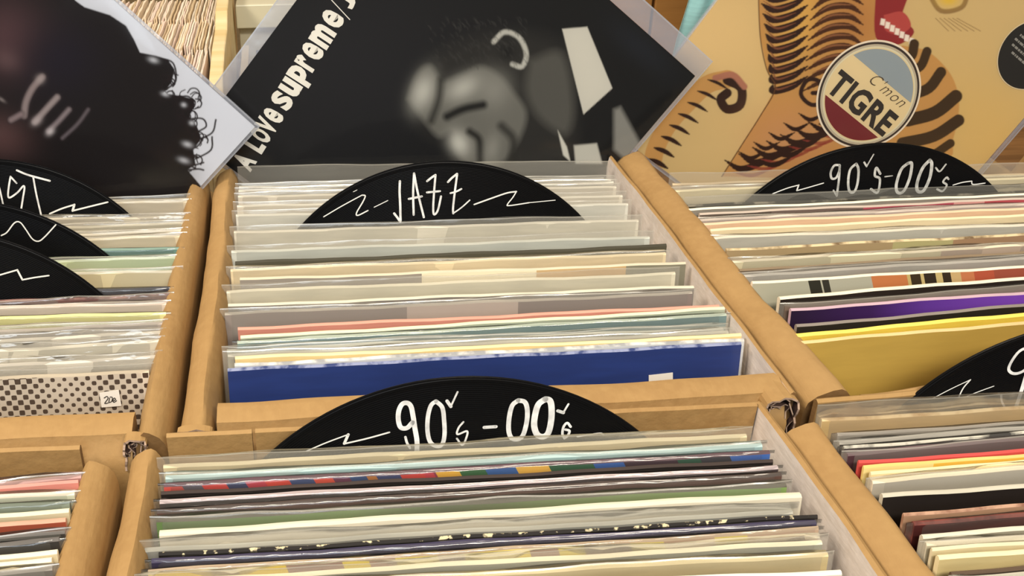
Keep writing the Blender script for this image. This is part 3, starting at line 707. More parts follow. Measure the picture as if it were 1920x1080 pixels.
def album(y0, lean, corner_px, which, rot_deg, grid, base, edge):
    """square cover turned rot_deg on a plane that leans back; corner_px fixes its corner (which = (sx, sz))"""
    la, ro = math.radians(lean), math.radians(rot_deg)
    ex, eu, n = np.array([1, 0, 0]), np.array([0, math.sin(la), math.cos(la)]), np.array([0, -math.cos(la), math.sin(la)])
    xa = math.cos(ro) * ex + math.sin(ro) * eu; za = -math.sin(ro) * ex + math.cos(ro) * eu
    c = on_plane(*corner_px, (0, y0, 0), n) - xa * which[0] * S / 2 - za * which[1] * S / 2
    g = np.linspace(-S / 2, S / 2, grid)
    X, Z = np.meshgrid(g, g, indexing='ij'); X = X.ravel(); Z = Z.ravel(); t = 0.0036
    P3 = c + X[:, None] * xa + Z[:, None] * za
    u, v = project(P3)
    pt = Paint(u, v, X, Z, base)
    def finish(label, cat='record'):
        N = grid * grid
        co = np.empty((N + 8, 3)); co[:N, 0] = X; co[:N, 1] = -t / 2; co[:N, 2] = Z
        h = S / 2
        for i, (a, b2) in enumerate(((-h, -h), (h, -h), (h, h), (-h, h))):
            co[N + i] = (a, -t / 2, b2); co[N + 4 + i] = (a, t / 2, b2)
        I = np.arange(N).reshape(grid, grid)
        q = np.stack([I[:-1, :-1], I[1:, :-1], I[1:, 1:], I[:-1, 1:]], -1).reshape(-1, 4)
        ex_ = np.array([[4, 7, 6, 5], [0, 4, 5, 1], [1, 5, 6, 2], [2, 6, 7, 3], [3, 7, 4, 0]]) + N
        fa = np.vstack([q, ex_])
        me = bpy.data.meshes.new('album_cover')
        me.vertices.add(N + 8); me.vertices.foreach_set('co', co.ravel())
        me.loops.add(fa.size); me.loops.foreach_set('vertex_index', fa.ravel().astype(np.int32))
        me.polygons.add(len(fa)); me.polygons.foreach_set('loop_start', np.arange(0, fa.size, 4, dtype=np.int32))
        me.materials.append(M_PRINT); me.materials.append(plain(edge, 0.6))
        mi = np.zeros(len(fa), np.int32); mi[-5:] = 1
        me.polygons.foreach_set('material_index', mi)
        me.update(calc_edges=True); me.validate()
        at = me.color_attributes.new('print', 'FLOAT_COLOR', 'POINT')
        cc = np.ones((N + 8, 4), np.float32); cc[:N, :3] = np.clip(pt.c, 0, 1); cc[N:, :3] = lin(edge)
        at.data.foreach_set('color', cc.ravel())
        o = bpy.data.objects.new('album_cover', me); COL.objects.link(o)
        o.matrix_world = frame_mat(c, xa, -n, za)
        tag(o, label, cat)
        return o
    return pt, finish, t
M_MARGIN = plastic_mat(haze=0.30, gloss=0.05, rough=0.2, tint='#cdd4e6', crinkle=0.3, grain=(20, 20, 20))  # bluish tint paints the cool glare seen along the sleeve margins
def album_film(o, t, ml, mr, mb_, mt, mat, lip):
    """clear sleeve around a cover with its margins left, right, bottom, top; a little slack at the rim"""
    mb = MB(); n = 26
    mid = np.linspace(-S / 2, S / 2, n - 1)
    xs = np.concatenate([[-S / 2 - ml], mid, [S / 2 + mr]]); zs = np.concatenate([[-S / 2 - mb_], mid, [S / 2 + mt]])
    ph = rng.uniform(0, 6.28, 6)
    for s in (-1, 1):
        k = len(mb.v)
        for x in xs:
            for z in zs:
                e = min(x - xs[0], xs[-1] - x, z - zs[0], zs[-1] - z)
                r = min(1, e / 0.012)
                wv = 0.0010 * (math.sin(x * 31 + z * 23 + ph[0]) + math.sin(x * 57 - z * 41 + ph[1]) + 0.5 * math.sin(z * 120 + ph[2])) * (0.25 + 0.75 * max(0, 1 - e / 0.07))
                mb.v.append((x, s * ((t / 2 + 0.0009) * (0.2 + 0.8 * r) + 0.0012) + wv * r * (1 if s < 0 else 0.3), z))
        for i in range(n):
            for j in range(n):
                q = (k + i * (n + 1) + j, k + (i + 1) * (n + 1) + j, k + (i + 1) * (n + 1) + j + 1, k + i * (n + 1) + j + 1)
                over = not (-S / 2 - 0.001 < (xs[i] + xs[i + 1]) / 2 < S / 2 + 0.001 and -S / 2 - 0.001 < (zs[j] + zs[j + 1]) / 2 < S / 2 + 0.001)
                mb.f.append(q if s < 0 else q[::-1]); mb.m.append(2 if over else 0)
    for a, b2 in (((xs[0], zs[0]), (xs[-1], zs[0])), ((xs[-1], zs[0]), (xs[-1], zs[-1])), ((xs[-1], zs[-1]), (xs[0], zs[-1])), ((xs[0], zs[-1]), (xs[0], zs[0]))):
        d = np.array(b2) - np.array(a); d /= np.linalg.norm(d); nn = np.array([-d[1], d[0]]) * 0.0012
        mb.add([(a[0], -0.0016, a[1]), (b2[0], -0.0016, b2[1]), (b2[0] + nn[0], -0.0016, b2[1] + nn[1]), (a[0] + nn[0], -0.0016, a[1] + nn[1])], [(0, 1, 2, 3)], 1)
    return mb.build('plastic_sleeve', [mat, lip, M_MARGIN], o, smooth=True)

# dark cover, title along one edge, plain grey portrait figure looking down
pt, fin, t = album(0.835, 11, (1302, 142), (1, -1), 50.3, 340, '#171717', '#131316')
rc0 = np.random.default_rng(9)
pt.blob(640, 120, 260, 200, 0, '#26262a', 0.6)
pt.poly([(770, 205), (800, 120), (880, 70), (985, 60), (1060, 90), (1075, 180), (1060, 320), (900, 330), (850, 270), (800, 250)], '#2b2a28', 40, 0.9, True)   # head, lying turned with the cover
pt.poly([(764, 185), (782, 138), (806, 122), (828, 150), (862, 140), (900, 124), (934, 140), (962, 172), (986, 212), (972, 262), (940, 304), (885, 312), (856, 286), (846, 248), (822, 256), (796, 228)], '#6b6a64', 14, 0.95, True)
pt.blob(792, 172, 20, 34, 0.35, '#b9b8b0', 0.9); pt.blob(868, 164, 34, 20, -0.5, '#b4b3ab', 0.85); pt.blob(925, 168, 30, 34, 0.3, '#8d8c85', 0.7)
pt.line([(826, 150), (822, 186), (808, 226)], 13, '#23221f', 12, 0.8); pt.line([(838, 218), (868, 204), (905, 196)], 15, '#131312', 10, 0.95)
pt.blob(860, 268, 18, 24, -0.5, '#bfbeb6', 0.9); pt.line([(880, 246), (898, 262), (900, 300)], 13, '#1b1a18', 10, 0.9); pt.blob(922, 278, 14, 26, 0.2, '#8a8982', 0.8)
pt.line([(940, 236), (962, 262), (958, 306)], 16, '#262522', 12, 0.8)
pt.poly([(992, 112), (1052, 100), (1074, 196), (1060, 250), (1010, 220), (986, 170)], '#55544f', 22, 0.9, True)
pt.line([(925, 78), (945, 60), (972, 70), (986, 100), (978, 124), (960, 120)], 9, '#b9b8b0', 4, 0.95); pt.blob(950, 96, 14, 17, 0, '#171716', 0.8)
for k in range(160):
    hx, hy = rc0.uniform(800, 985), rc0.uniform(30, 125); pt.line([(hx, hy), (hx + 4, hy + 3), (hx + 5, hy + 7)], 1.6, '#3a3937', 2, 0.5)
pt.poly([(1053, 54), (1100, 50), (1147, 165), (1093, 214)], '#c6c3b8', 2)                                      # shirt collar
pt.poly([(1045, 244), (1062, 275), (1068, 300), (1068, 302), (1055, 290)], '#c9c7bd', 3); pt.poly([(1075, 272), (1118, 268), (1128, 306), (1078, 306)], '#b9b7ad', 4)
pt.poly([(1150, 205), (1162, 200), (1200, 270), (1172, 300), (1150, 280)], '#8f8e88', 10, 0.8)
pt.blob(1200, 90, 70, 26, 0.7, '#22252c', 0.6)
ls = fin('black album cover with white title letters and a grey portrait')
n11 = np.array([0, -math.cos(math.radians(11)), math.sin(math.radians(11))])
def on_cover(o, y0, u, v):
    q = o.matrix_world.inverted() @ Vector(on_plane(u, v, (0, y0, 0), n11)); return np.array([q.x, q.z])
B0, B1 = on_cover(ls, 0.835, 470, 322), on_cover(ls, 0.835, 641, 48)
bd = (B1 - B0) / np.linalg.norm(B1 - B0); bn = np.array([-bd[1], bd[0]])
mb = MB(); pxm = np.linalg.norm(B1 - B0) / math.hypot(171, 274)
for ch, cx, wd, h0, h1 in (('A', 12, 25, 0, 42), ('L', 49, 18, 0, 42), ('O', 71, 20, 0, 42), ('V', 92, 21, 0, 42), ('e', 115, 20, 0, 40), ('s', 148, 25, 0, 42), ('u', 177, 26, 0, 40), ('p', 206, 26, -9, 41), ('r', 230, 18, 0, 41), ('e', 255, 24, 0, 42), ('m', 288, 36, 0, 41), ('e', 324, 25, 0, 42), ('J', 366, 22, 0, 44)):
    v_, f_ = text_mesh(ch, 0.03, 1.0, 0.0009 if ch in 'se' else 0.0016)
    xs_ = [p[0] for p in v_]; zs_ = [p[2] for p in v_]
    fx = wd * pxm / (max(xs_) - min(xs_)); fz = (h1 - h0) * pxm / (max(zs_) - min(zs_))
    out = []
    for p in v_:
        a_ = (cx - wd / 2) * pxm + (p[0] - min(xs_)) * fx; c_ = h0 * pxm + (p[2] - min(zs_)) * fz
        q = B0 + bd * a_ + bn * c_; out.append((q[0], -t / 2 - 0.0004, q[1]))
    mb.add(out, f_)
sl_ = [B0 + bd * (340 + d) * pxm + bn * h * pxm for d, h in ((0, -6), (14, 54))]
stroke(mb, sl_, 1.6 * pxm, -t / 2 - 0.0004, False)
mb.build('title_lettering', plain('#eeeadf', 0.5), ls)['label'] = 'white title A LOVE supreme/J'
M_ALB = plastic_mat(haze=0.006, gloss=0.0, rough=0.10, tint='#dfe4ee', crinkle=0.35, grain=(11, 11, 7))
M_ALBLIP = plastic_mat(haze=0.5, gloss=0.15, rough=0.2, tint='#e4e6ea', crinkle=0.3)
album_film(ls, t, 0.004, 0.019, 0.004, 0.013, M_ALB, M_ALBLIP)

# tan cover with striped ornament and round badge
pt, fin, t = album(0.862, 11, (1153.6, 250.7), (-1, -1), -36.6, 460, '#c9ad78', '#e6d6b0')
pt.blob(1330, 60, 200, 120, 0.4, '#d8b982', 0.8); pt.blob(1850, 250, 200, 120, 0.4, '#d1ad66', 0.7); pt.blob(1480, 250, 120, 80, 0, '#d6b87e', 0.6)
OR, DK = '#c69a58', '#33201a'
# a plain striped scroll
pt.line([(1222, 330), (1226, 285), (1250, 235), (1290, 190), (1325, 158), (1362, 148)], 34, '#c09256', 2)
pt.line([(1362, 150), (1388, 165), (1386, 196), (1362, 204), (1350, 186), (1362, 174)], 17, DK, 2); pt.line([(1340, 146), (1372, 140), (1394, 162)], 12, '#a8705a', 3)
for k in range(9):
    tt = k / 8; cx = 1216 + 120 * tt ** 1.3; cy = 322 - 170 * tt
    pt.line([(cx - 10, cy - 3), (cx + 8, cy + 3), (cx + 26, cy + 14)], 10 - 4 * tt, DK, 2, 1, 0.8)
# striped bands beside and below the badge
pt.poly([(1420, -20), (1424, 70), (1436, 130), (1452, 165), (1425, 215), (1390, 270), (1352, 330), (1720, 340), (1640, 200), (1640, -20)], '#bd8c50', 2)
pt.blob(1500, 40, 40, 90, 0.3, '#d9ab58', 0.8); pt.blob(1480, 260, 80, 60, 0, '#c68f6a', 0.5); pt.blob(1590, 40, 60, 60, 0, '#a86c3c', 0.6)
for k in range(10):
    y = -12 + 19 * k
    pt.line([(1424 + k * 2.6, y), (1448, y + 11), (1484, y + 2), (1512, y - 16)], 14, DK, 2, 1, 0.9)
for k in range(9):
    y = -8 + 19 * k
    pt.line([(1520 - k * 2, y + 26), (1550, y + 4), (1588, y), (1616, y + 16)], 13, '#4a2c1c', 2, 1, 0.9)
for k in range(7):
    x = 1380 + 26 * k; y = 318 - 12 * k
    pt.line([(x - 22, y - 18), (x + 8, y - 2), (x + 46, y - 14), (x + 78, y - 34)], 13, DK, 2, 1, 0.9)
    pt.line([(x - 6, y + 4), (x + 30, y + 10), (x + 70, y - 6)], 7, '#8a3a30', 2, 0.8, 0.9)
for k in range(9):
    y = -4 + 19 * k
    pt.line([(1430 + k * 2.6, y + 6), (1456, y + 19), (1490, y + 9)], 4, '#7a4a34', 2, 0.9, 0.9)
    pt.line([(1534 - k * 2, y + 26), (1560, y + 13), (1600, y + 13)], 4, '#8a5a3c', 2, 0.9, 0.9)
for k in range(6):
    x = 1392 + 28 * k; y = 296 - 18 * k
    pt.line([(x - 8, y - 12), (x + 14, y), (x + 40, y - 12)], 8, DK, 2, 1, 0.9); pt.line([(x + 30, y + 8), (x + 60, y + 12), (x + 92, y - 4)], 10, DK, 2, 1, 0.9)
pt.line([(1420, -20), (1424, 70), (1436, 130), (1452, 165), (1425, 215), (1390, 270), (1352, 330)], 2, '#5a3a22', 1.5)
pt.line([(1548, 190), (1520, 196), (1500, 176), (1512, 150), (1534, 152), (1536, 172), (1522, 174)], 8, DK, 2)
pt.poly([(1640, -20), (1700, -20), (1690, 30), (1712, 60), (1680, 84), (1640, 70)], '#8c2f30', 2, 1, True)      # plain red and white petals
pt.poly([(1655, 28), (1690, 22), (1706, 48), (1684, 64), (1658, 56)], '#b04a44', 2, 1, True)
for k in range(7):
    pt.poly([(1650 + 9 * k, 34 + 6 * k), (1658 + 9 * k, 36 + 6 * k), (1656 + 9 * k, 48 + 6 * k), (1648 + 9 * k, 46 + 6 * k)], '#e8dccb', 2)
pt.poly([(1690, 85), (1735, 95), (1770, 125), (1790, 160), (1796, 205), (1785, 260), (1770, 300), (1640, 300), (1600, 180)], '#c08f52', 2, 1, True)
for (a, b2, w) in (((1690, 110), (1712, 82), 18), ((1700, 135), (1736, 96), 17), ((1705, 178), (1762, 135), 20), ((1700, 225), (1790, 180), 24), ((1690, 268), (1795, 225), 22), ((1690, 300), (1780, 268), 16)):
    m_ = ((a[0] + b2[0]) / 2 + 6, (a[1] + b2[1]) / 2 + 8); pt.line([a, m_, b2], w, '#41301f', 2)
pt.line([(1740, -10), (1762, 20), (1800, 14), (1812, -10)], 9, '#7a5a34', 3, 0.8); pt.blob(1776, 0, 20, 12, 0, '#d8b23c', 0.9)
for k in range(6): pt.line([(1752 + 8 * k, 34), (1776 + 12 * k, 58)], 1.5, '#6a4a2a', 1.5, 0.6)
tg = None
# the badge, laid out on the cover itself
pbx = on_plane(1626.7, 178, (0, 0.862, 0), np.array([0, -math.cos(math.radians(11)), math.sin(math.radians(11))]))
tg = fin('tan album cover with striped ornament and round badge reading TIGRE')
bc = tg.matrix_world.inverted() @ Vector(pbx)
BX, BZ, BR = bc.x, bc.z, 0.0498
bm_ = MB()
def rdisc(r, y, mat, lo=-9, hi=9, k=96):
    """disc (or the slice of it between two levels) on the cover"""
    pts = []
    for a in np.linspace(0, 2 * math.pi, k, endpoint=False):
        pts.append((BX + r * math.cos(a), BZ + np.clip(r * math.sin(a), lo, hi)))
    if lo > -9:
        c0 = math.sqrt(r * r - lo * lo); pts = [(BX + r * math.cos(a), BZ + r * math.sin(a)) for a in np.linspace(math.asin(lo / r), math.pi - math.asin(lo / r), k)]
    if hi < 9:
        pts = [(BX + r * math.cos(a), BZ + r * math.sin(a)) for a in np.linspace(math.pi - math.asin(hi / r), 2 * math.pi + math.asin(hi / r), k)]
    bm_.add([(p[0], y, p[1]) for p in pts], [tuple(range(len(pts)))], mat)
y1 = -t / 2
rdisc(BR, y1 - 0.0002, 0); rdisc(BR * 0.965, y1 - 0.0003, 1); rdisc(BR * 0.925, y1 - 0.0004, 2); rdisc(BR * 0.885, y1 - 0.0005, 3)
rdisc(BR * 0.86, y1 - 0.0006, 4); rdisc(BR * 0.84, y1 - 0.0007, 5, lo=BR * 0.36); rdisc(BR * 0.84, y1 - 0.0007, 6, hi=-BR * 0.47)
bg = bm_.build('round_badge', [plain('#e8d8c0'), plain('#2e1f18'), plain('#b9ab92'), plain('#d8cfae'), plain('#dcc595'), plain('#8f989c'), plain('#6e1219')], tg)
bg['label'] = 'round blue, cream and red badge'
v_, f_ = text_mesh('TIGRE', 0.0305, 0.80, 0.0011, 0, 1.06)
x0, x1 = min(p[0] for p in v_), max(p[0] for p in v_)
k_ = 0.0765 / (x1 - x0)
mb = MB(); mb.add([(BX - 0.0385 + (p[0] - x0) * k_, y1 - 0.0009, BZ - 0.0195 + p[2]) for p in v_], f_)
mb.build('badge_lettering', plain('#241a12', 0.6), bg)['label'] = 'dark letters TIGRE'
v_, f_ = text_mesh("C'mon", 0.0155, 0.95, -0.0002, 0.45, 1.15)
x0, x1 = min(p[0] for p in v_), max(p[0] for p in v_)
mb = MB(); mb.add([(BX - 0.009 + (p[0] - x0) * 0.043 / (x1 - x0), y1 - 0.0009, BZ + 0.0085 + p[2]) for p in v_], f_)
mb.build('badge_lettering', plain('#4a3a26', 0.6), bg)['label'] = "thin slanted letters C'mon"
# black round sticker with small lines of white print
sc_ = tg.matrix_world.inverted() @ Vector(on_plane(1929, 103, (0, 0.862, 0), np.array([0, -math.cos(math.radians(11)), math.sin(math.radians(11))])))
mb = MB(); rs = 0.0318
for (r, y, m_) in ((rs, y1 - 0.0003, 1), (rs * 0.97, y1 - 0.0005, 0)):
    mb.add([(sc_.x + r * math.cos(a), y, sc_.z + r * math.sin(a)) for a in np.linspace(0, 2 * math.pi, 72, endpoint=False)], [tuple(range(72))], m_)
for k, (wd, hh) in enumerate(((0.016, 0.0034), (0.036, 0.0030), (0.044, 0.0020), (0.047, 0.0020), (0.044, 0.0020), (0.034, 0.0020))):
    zz = sc_.z + 0.0165 - 0.0052 * k; x = sc_.x - wd / 2
    while x < sc_.x + wd / 2:
        L = rng.uniform(0.0012, 0.0045)
        mb.box((x, y1 - 0.0006, zz), (x + L, y1 - 0.00055, zz + hh), 2); x += L + 0.0008
mb.build('round_sticker', [plain('#17130f', 0.5), plain('#d8c49c'), plain('#8c8880')], tg)['label'] = 'black round sticker with small white print'
album_film(tg, t, 0.002, 0.006, 0.003, 0.006, plastic_mat(haze=0.006, gloss=0.0, rough=0.12, tint='#efe8d8', crinkle=0.15, grain=(9, 9, 7)), M_ALBLIP)

# white cover with a dark curly-haired figure, a hand before the face
pt, fin, t = album(0.800, 10, (478, 237), (1, -1), 45.2, 460, '#cfd3de', '#8a8c94')
outl = [(120, -60), (141, 0), (159, 13), (207, 28), (237, 48), (252, 74), (263, 98), (293, 104), (315, 111), (328, 130), (322, 155), (307, 174), (333, 178), (363, 185), (365, 200), (355, 218), (370, 237), (378, 259), (363, 281), (367, 307), (352, 318), (378, 349), (380, 470), (-300, 470), (-300, -60)]
pt.poly(outl, '#1b1718', 2)
CURL = '#211a1c'
for c_ in ([(300, 108), (325, 118), (330, 150), (312, 168)], [(355, 222), (380, 222), (387, 236), (372, 246)], [(405, 224), (398, 248), (370, 262)], [(398, 256), (396, 280), (370, 296)], [(340, 274), (366, 276), (380, 262)],
           [(352, 318), (372, 316), (382, 318)], [(340, 300), (356, 310), (382, 304)], [(327, 134), (330, 150), (322, 160)], [(333, 182), (352, 180), (366, 190)]):
    pt.line(c_, 3.2, CURL, 2)
rc = np.random.default_rng(4)
for k in range(46):
    j = rc.integers(10, 20); bx, by = outl[j]; ax, ay = bx + rc.uniform(-16, 6), by + rc.uniform(-10, 10); r_ = rc.uniform(4, 12); a0 = rc.uniform(0, 6.28)
    pt.line([(ax + r_ * math.cos(a0 + q * 0.9), ay + r_ * math.sin(a0 + q * 0.9)) for q in range(5)], rc.uniform(1.6, 2.8), CURL, 1.6)
for (x, y, rx, ry) in ((288, 112, 9, 5), (310, 176, 7, 4), (345, 196, 5, 4), (352, 270, 9, 5), (345, 300, 10, 5), (360, 230, 5, 4)): pt.blob(x, y, rx, ry, 0.3, '#c4c7d0', 0.8)
pt.blob(10, 70, 70, 70, 0, '#553c40', 0.85); pt.blob(16, 112, 26, 20, 0.4, '#6d5456', 0.6); pt.blob(0, 255, 55, 40, 0.3, '#5a4040', 0.8); pt.blob(110, 110, 80, 70, 0, '#1e1a26', 0.8)
for pts, w, c_ in (([(80, 144), (62, 165), (50, 190), (46, 216)], 15, '#8d7f80'), ([(108, 182), (86, 206), (66, 228)], 14, '#968a8b'), ([(130, 205), (111, 226), (92, 245)], 11, '#857a7e'), ([(166, 205), (146, 232), (118, 258)], 6, '#6a6268'), ([(22, 224), (40, 214)], 13, '#857578')):
    pt.line(pts, w, '#3a3034', 10, 0.8); pt.line(pts, w * 0.72, c_, 6, 0.95)
pt.blob(95, 246, 8, 6, -0.7, '#c8c0c4', 0.8); pt.blob(70, 226, 10, 7, -0.7, '#b4a8aa', 0.7); pt.blob(76, 148, 8, 8, 0, '#a89c9c', 0.6); pt.blob(4, 186, 8, 3, 0.6, '#8a8080', 0.7)
pt.blob(300, 330, 60, 25, 0, '#2a2622', 0.8)
lf = fin('white album cover with dark curly-haired figure and hand')
album_film(lf, t, 0.003, 0.003, 0.003, 0.006, plastic_mat(haze=0.004, gloss=0.0, rough=0.12, tint='#e6e8f0', crinkle=0.1, grain=(9, 9, 7)), M_ALBLIP)

# ------------------------------------------------------------------ cardboard boxes
ZB = -0.312
BOARD = cardboard('#a2804f'); INNER = cardboard('#e6dad2', seed=1); CAP = cardboard('#7a5c36', seed=3); TORN_SHADE = plain('#4a332b', 0.85, 0, 0.3); LAYER = plain('#b59a86', 0.85, 0, 0.3)  # inner faces of the torn corners coloured dark as painted shade
def fold_panel(name, parent, a, b, prof, mats, slots, wave=0.0012, seed=0, taper=None, nseg=40):
    """sweep a board profile [(offset across, height)] from a to b (x, y); offsets go to the left of the run direction"""
    r = np.random.default_rng(seed + 100)
    a = np.array(a, float); b = np.array(b, float); d = b - a; L = np.linalg.norm(d); d /= L; nrm = np.array([-d[1], d[0]])
    ph = r.uniform(0, 6.28, 8); m = len(prof); mb = MB(); vs = []
    for i in range(nseg + 1):
        s = i / nseg; l = s * L
        for j, (o, z) in enumerate(prof):
            lev = max(0, 1 + z / 0.1)
            wob = wave * lev * (math.sin(l * 21 + ph[0]) + 0.6 * math.sin(l * 55 + ph[1] + j * 0.5) + 0.3 * math.sin(l * 140 + ph[2] + j))
            zz = z + (wave * 0.8 * lev * (math.sin(l * 30 + ph[3]) + 0.5 * math.sin(l * 90 + ph[4])) if z > -0.1 else 0)
            if taper: zz += taper(s) * (1 if z > -0.25 else 0)
            p = a + d * l + nrm * (o + wob * (0.4 if abs(z) < 0.2 else 0))
            vs.append((p[0], p[1], zz))
    mb.add(vs, [])
    for i in range(nseg):
        for j in range(m):
            j2 = (j + 1) % m
            mb.f.append((i * m + j, (i + 1) * m + j, (i + 1) * m + j2, i * m + j2)); mb.m.append(slots[j])
    mb.f.append(tuple(range(m))); mb.m.append(2 if len(mats) > 2 else 0)
    mb.f.append(tuple(nseg * m + j for j in range(m))[::-1]); mb.m.append(2 if len(mats) > 2 else 0)
    o = mb.build(name, mats, parent, smooth=True)
    o.data.set_sharp_from_angle(angle=math.radians(50))
    return o
def fold_profile(t, drop=0.13):
    # outer face up, over a rounded fold, down the inner flap
    return [(0, ZB), (0, -0.12), (0.0, -0.015), (0.06 * t, -0.0085), (0.22 * t, -0.0042), (0.50 * t, -0.0008), (0.66 * t, 0.0), (0.76 * t, -0.0016), (0.95 * t, -0.0085), (t, -0.020), (t, -drop), (t - 0.004, -drop - 0.002), (0.004, ZB)]
def thin_profile(t):
    return [(0, ZB), (0, -0.1), (0, -0.0012), (0.5 * t, 0), (t, -0.0012), (t, -0.1), (t, ZB)]
def torn_end(parent, x, y, w, h, seed, zc=0.0, depth=0.03):
    """open end of a fold: a hollow with its shade painted dark, crossed by thin crumpled layers of board that arch over and hang down"""
    r = np.random.default_rng(seed); mb = MB()
    n = 30
    for k in range(5):
        f = 1 - k * 0.19
        ph = r.uniform(0, 6.28, 3); am = 0.0004 if k == 0 else 0.0014
        pts = []
        for i in range(n + 1):
            s_ = i / n
            if s_ < 0.30:   px, pz = x + w * (0.5 - 0.5 * f), zc - h + s_ / 0.30 * h * (0.80 - 0.1 * k)
            elif s_ > 0.55: px, pz = x + w * (0.5 + 0.5 * f), zc - (s_ - 0.55) / 0.45 * h * 1.5 - h * (0.2 + 0.1 * k)
            else:
                a = math.pi * (1 - (s_ - 0.30) / 0.25); px = x + w / 2 + 0.5 * w * f * math.cos(a); pz = zc - h * (0.2 + 0.1 * k) + h * 0.2 * math.sin(a)
            pts.append((px + am * math.sin(i * 1.1 + ph[0]), pz + am * math.sin(i * 0.8 + ph[1])))
        th = 0.0007 if k else 0.0012
        y0 = y + 0.0015 * k + r.uniform(0, 0.001)
        o = len(mb.v)
        for i, (px, pz) in enumerate(pts):
            a = pts[max(0, i - 1)]; b = pts[min(n, i + 1)]
            tx, tz = b[0] - a[0], b[1] - a[1]; L = math.hypot(tx, tz) + 1e-9; nx, nz = tz / L * th, -tx / L * th
            jag = 0.0009 * math.sin(i * 2.3 + ph[2]) + 0.0006 * math.sin(i * 5.1)
            mb.v += [(px, y0 + jag, pz), (px + nx, y0 + jag, pz + nz), (px + nx, y + depth, pz + nz), (px, y + depth, pz)]
        for i in range(n):
            for j in range(4):
                j2 = (j + 1) % 4
                mb.f.append((o + i * 4 + j, o + i * 4 + j2, o + (i + 1) * 4 + j2, o + (i + 1) * 4 + j)); mb.m.append(1 if j == 0 else (2 if k == 0 and j == 3 else 0))
    c = mb.build('torn_corner', [TORN_SHADE, LAYER, BOARD], parent); c['label'] = 'torn open corner with crumpled layers'
def dent(y0, y1, L0, L1, dz):
    """lower the board's top between two fractions of its length"""
    def f(s):
        return -dz * min(1, max(0, (s - y0) / (y1 - y0))) if y1 > y0 else 0
    return f
def carton(label, xo0, xi0, xi1, xo1, yf, yb, tf, tb, left, right, front_slant=0.0, back_slant=0.0, notch=True, seed=0, front='fold', split=False, trim_l=0.0, trim_r=0.0, fwave=0.0007):
    b = empty('cardboard_box', ((xo0 + xo1) / 2, (yf + yb) / 2, ZB - 0.004))
    tag(b, label, 'cardboard box', 'cardboard boxes of records')
    ch = []
    mats = [BOARD, INNER, CAP]
    # the side boards run front to back; at the far end their top is folded lower behind the standing covers
    tap = (lambda s: -0.045 * min(1, max(0, (s - 0.86) / 0.03))) if notch else None
    t = xi0 - xo0
    p = fold_profile(t) if left == 'fold' else thin_profile(t)
    p = [(-o, z) for o, z in p]                                       # run +y: offsets to the left are -x, so mirror
    ch.append(fold_panel('side_panel', None, (xo0, yf + 0.004), (xo0, yb - trim_l), p, mats, [0] * (len(p)), seed=seed + 1, taper=tap, wave=0.0018))
    t = xo1 - xi1
    p = fold_profile(t) if right == 'fold' else thin_profile(t)
    sl = [0] * len(p)
    if right == 'thin': sl[4] = 1; sl[5] = 1
    ch.append(fold_panel('side_panel', None, (xo1, yf + 0.004), (xo1, yb - trim_r), p, mats, sl, seed=seed + 2, taper=tap, wave=0.0008))
    # front board: folded over towards the shopper
    if front == 'fold':
        p = [(0, ZB), (0, -0.10), (0.000, -0.020), (0.003, -0.013), (0.008, -0.0085), (0.35 * tf, -0.003), (0.75 * tf, 0.0), (tf, -0.0012), (tf, -0.10), (tf - 0.004, -0.11), (0.005, ZB)]
    else:
        p = thin_profile(tf)
    ch.append(fold_panel('front_panel', None, (xi0 + 0.001, yf), (xi1 - 0.001, yf + front_slant), p, mats, [0] * len(p), seed=seed + 3, wave=fwave))
    p = thin_profile(tb)
    zdrop = -0.16 if notch else 0.0
    sl = [0] * len(p); sl[0] = 1; sl[1] = 1
    tb_f = (lambda s: zdrop)
    runs = [(xi0 + 0.001, xi1 - 0.001)]
    if split: runs = [(xi0 + 0.001, split - 0.0009), (split + 0.0009, xi1 - 0.001)]
    for (xa, xb) in runs:
        f0 = (xa - xi0) / (xi1 - xi0); f1 = (xb - xi0) / (xi1 - xi0)
        ch.append(fold_panel('back_panel', None, (xa, yb - tb + back_slant * f0), (xb, yb - tb + back_slant * f1), p, mats, [0] * len(p), seed=seed + 4, wave=0.0006, taper=tb_f))
    m = MB(); m.box((xi0, yf + tf, ZB - 0.003), (xi1, yb - tb, ZB)); ch.append(m.build('bottom_panel', BOARD))
    bpy.context.view_layer.update()
    for c in ch:
        c.parent = b; c.matrix_parent_inverse = Matrix.Translation(b.location).inverted()
    return b
def torn(b, *a, **k):
    n0 = set(bpy.data.objects); torn_end(None, *a, **k)
    for c in set(bpy.data.objects) - n0:
        c.parent = b; c.matrix_parent_inverse = Matrix.Translation(b.location).inverted()
bj = carton('cardboard box of jazz records, middle of the rear row', -0.0748, -0.0545, 0.2735, 0.2767, 0.4535, 0.89, 0.0250, 0.004, 'fold', 'thin', seed=10)
torn(bj, -0.0750, 0.4530, 0.0200, 0.013, 5, zc=-0.001, depth=0.0055); torn(bj, 0.2570, 0.4520, 0.0200, 0.030, 6, zc=0.000, depth=0.020)
bl = carton('cardboard box of records with a dotted record at its front', -0.455, -0.434, -0.0985, -0.0805, 0.4480, 0.89, 0.0270, 0.004, 'fold', 'fold', seed=20)
torn(bl, -0.1035, 0.4475, 0.013, 0.02, 7, zc=-0.001, depth=0.008)
bb = carton('cardboard box of records with a plain ochre record at its front', 0.2812, 0.3125, 0.674, 0.694, 0.4520, 0.90, 0.0040, 0.004, 'fold', 'fold', front_slant=0.030, seed=30, front='thin', fwave=0.0022)
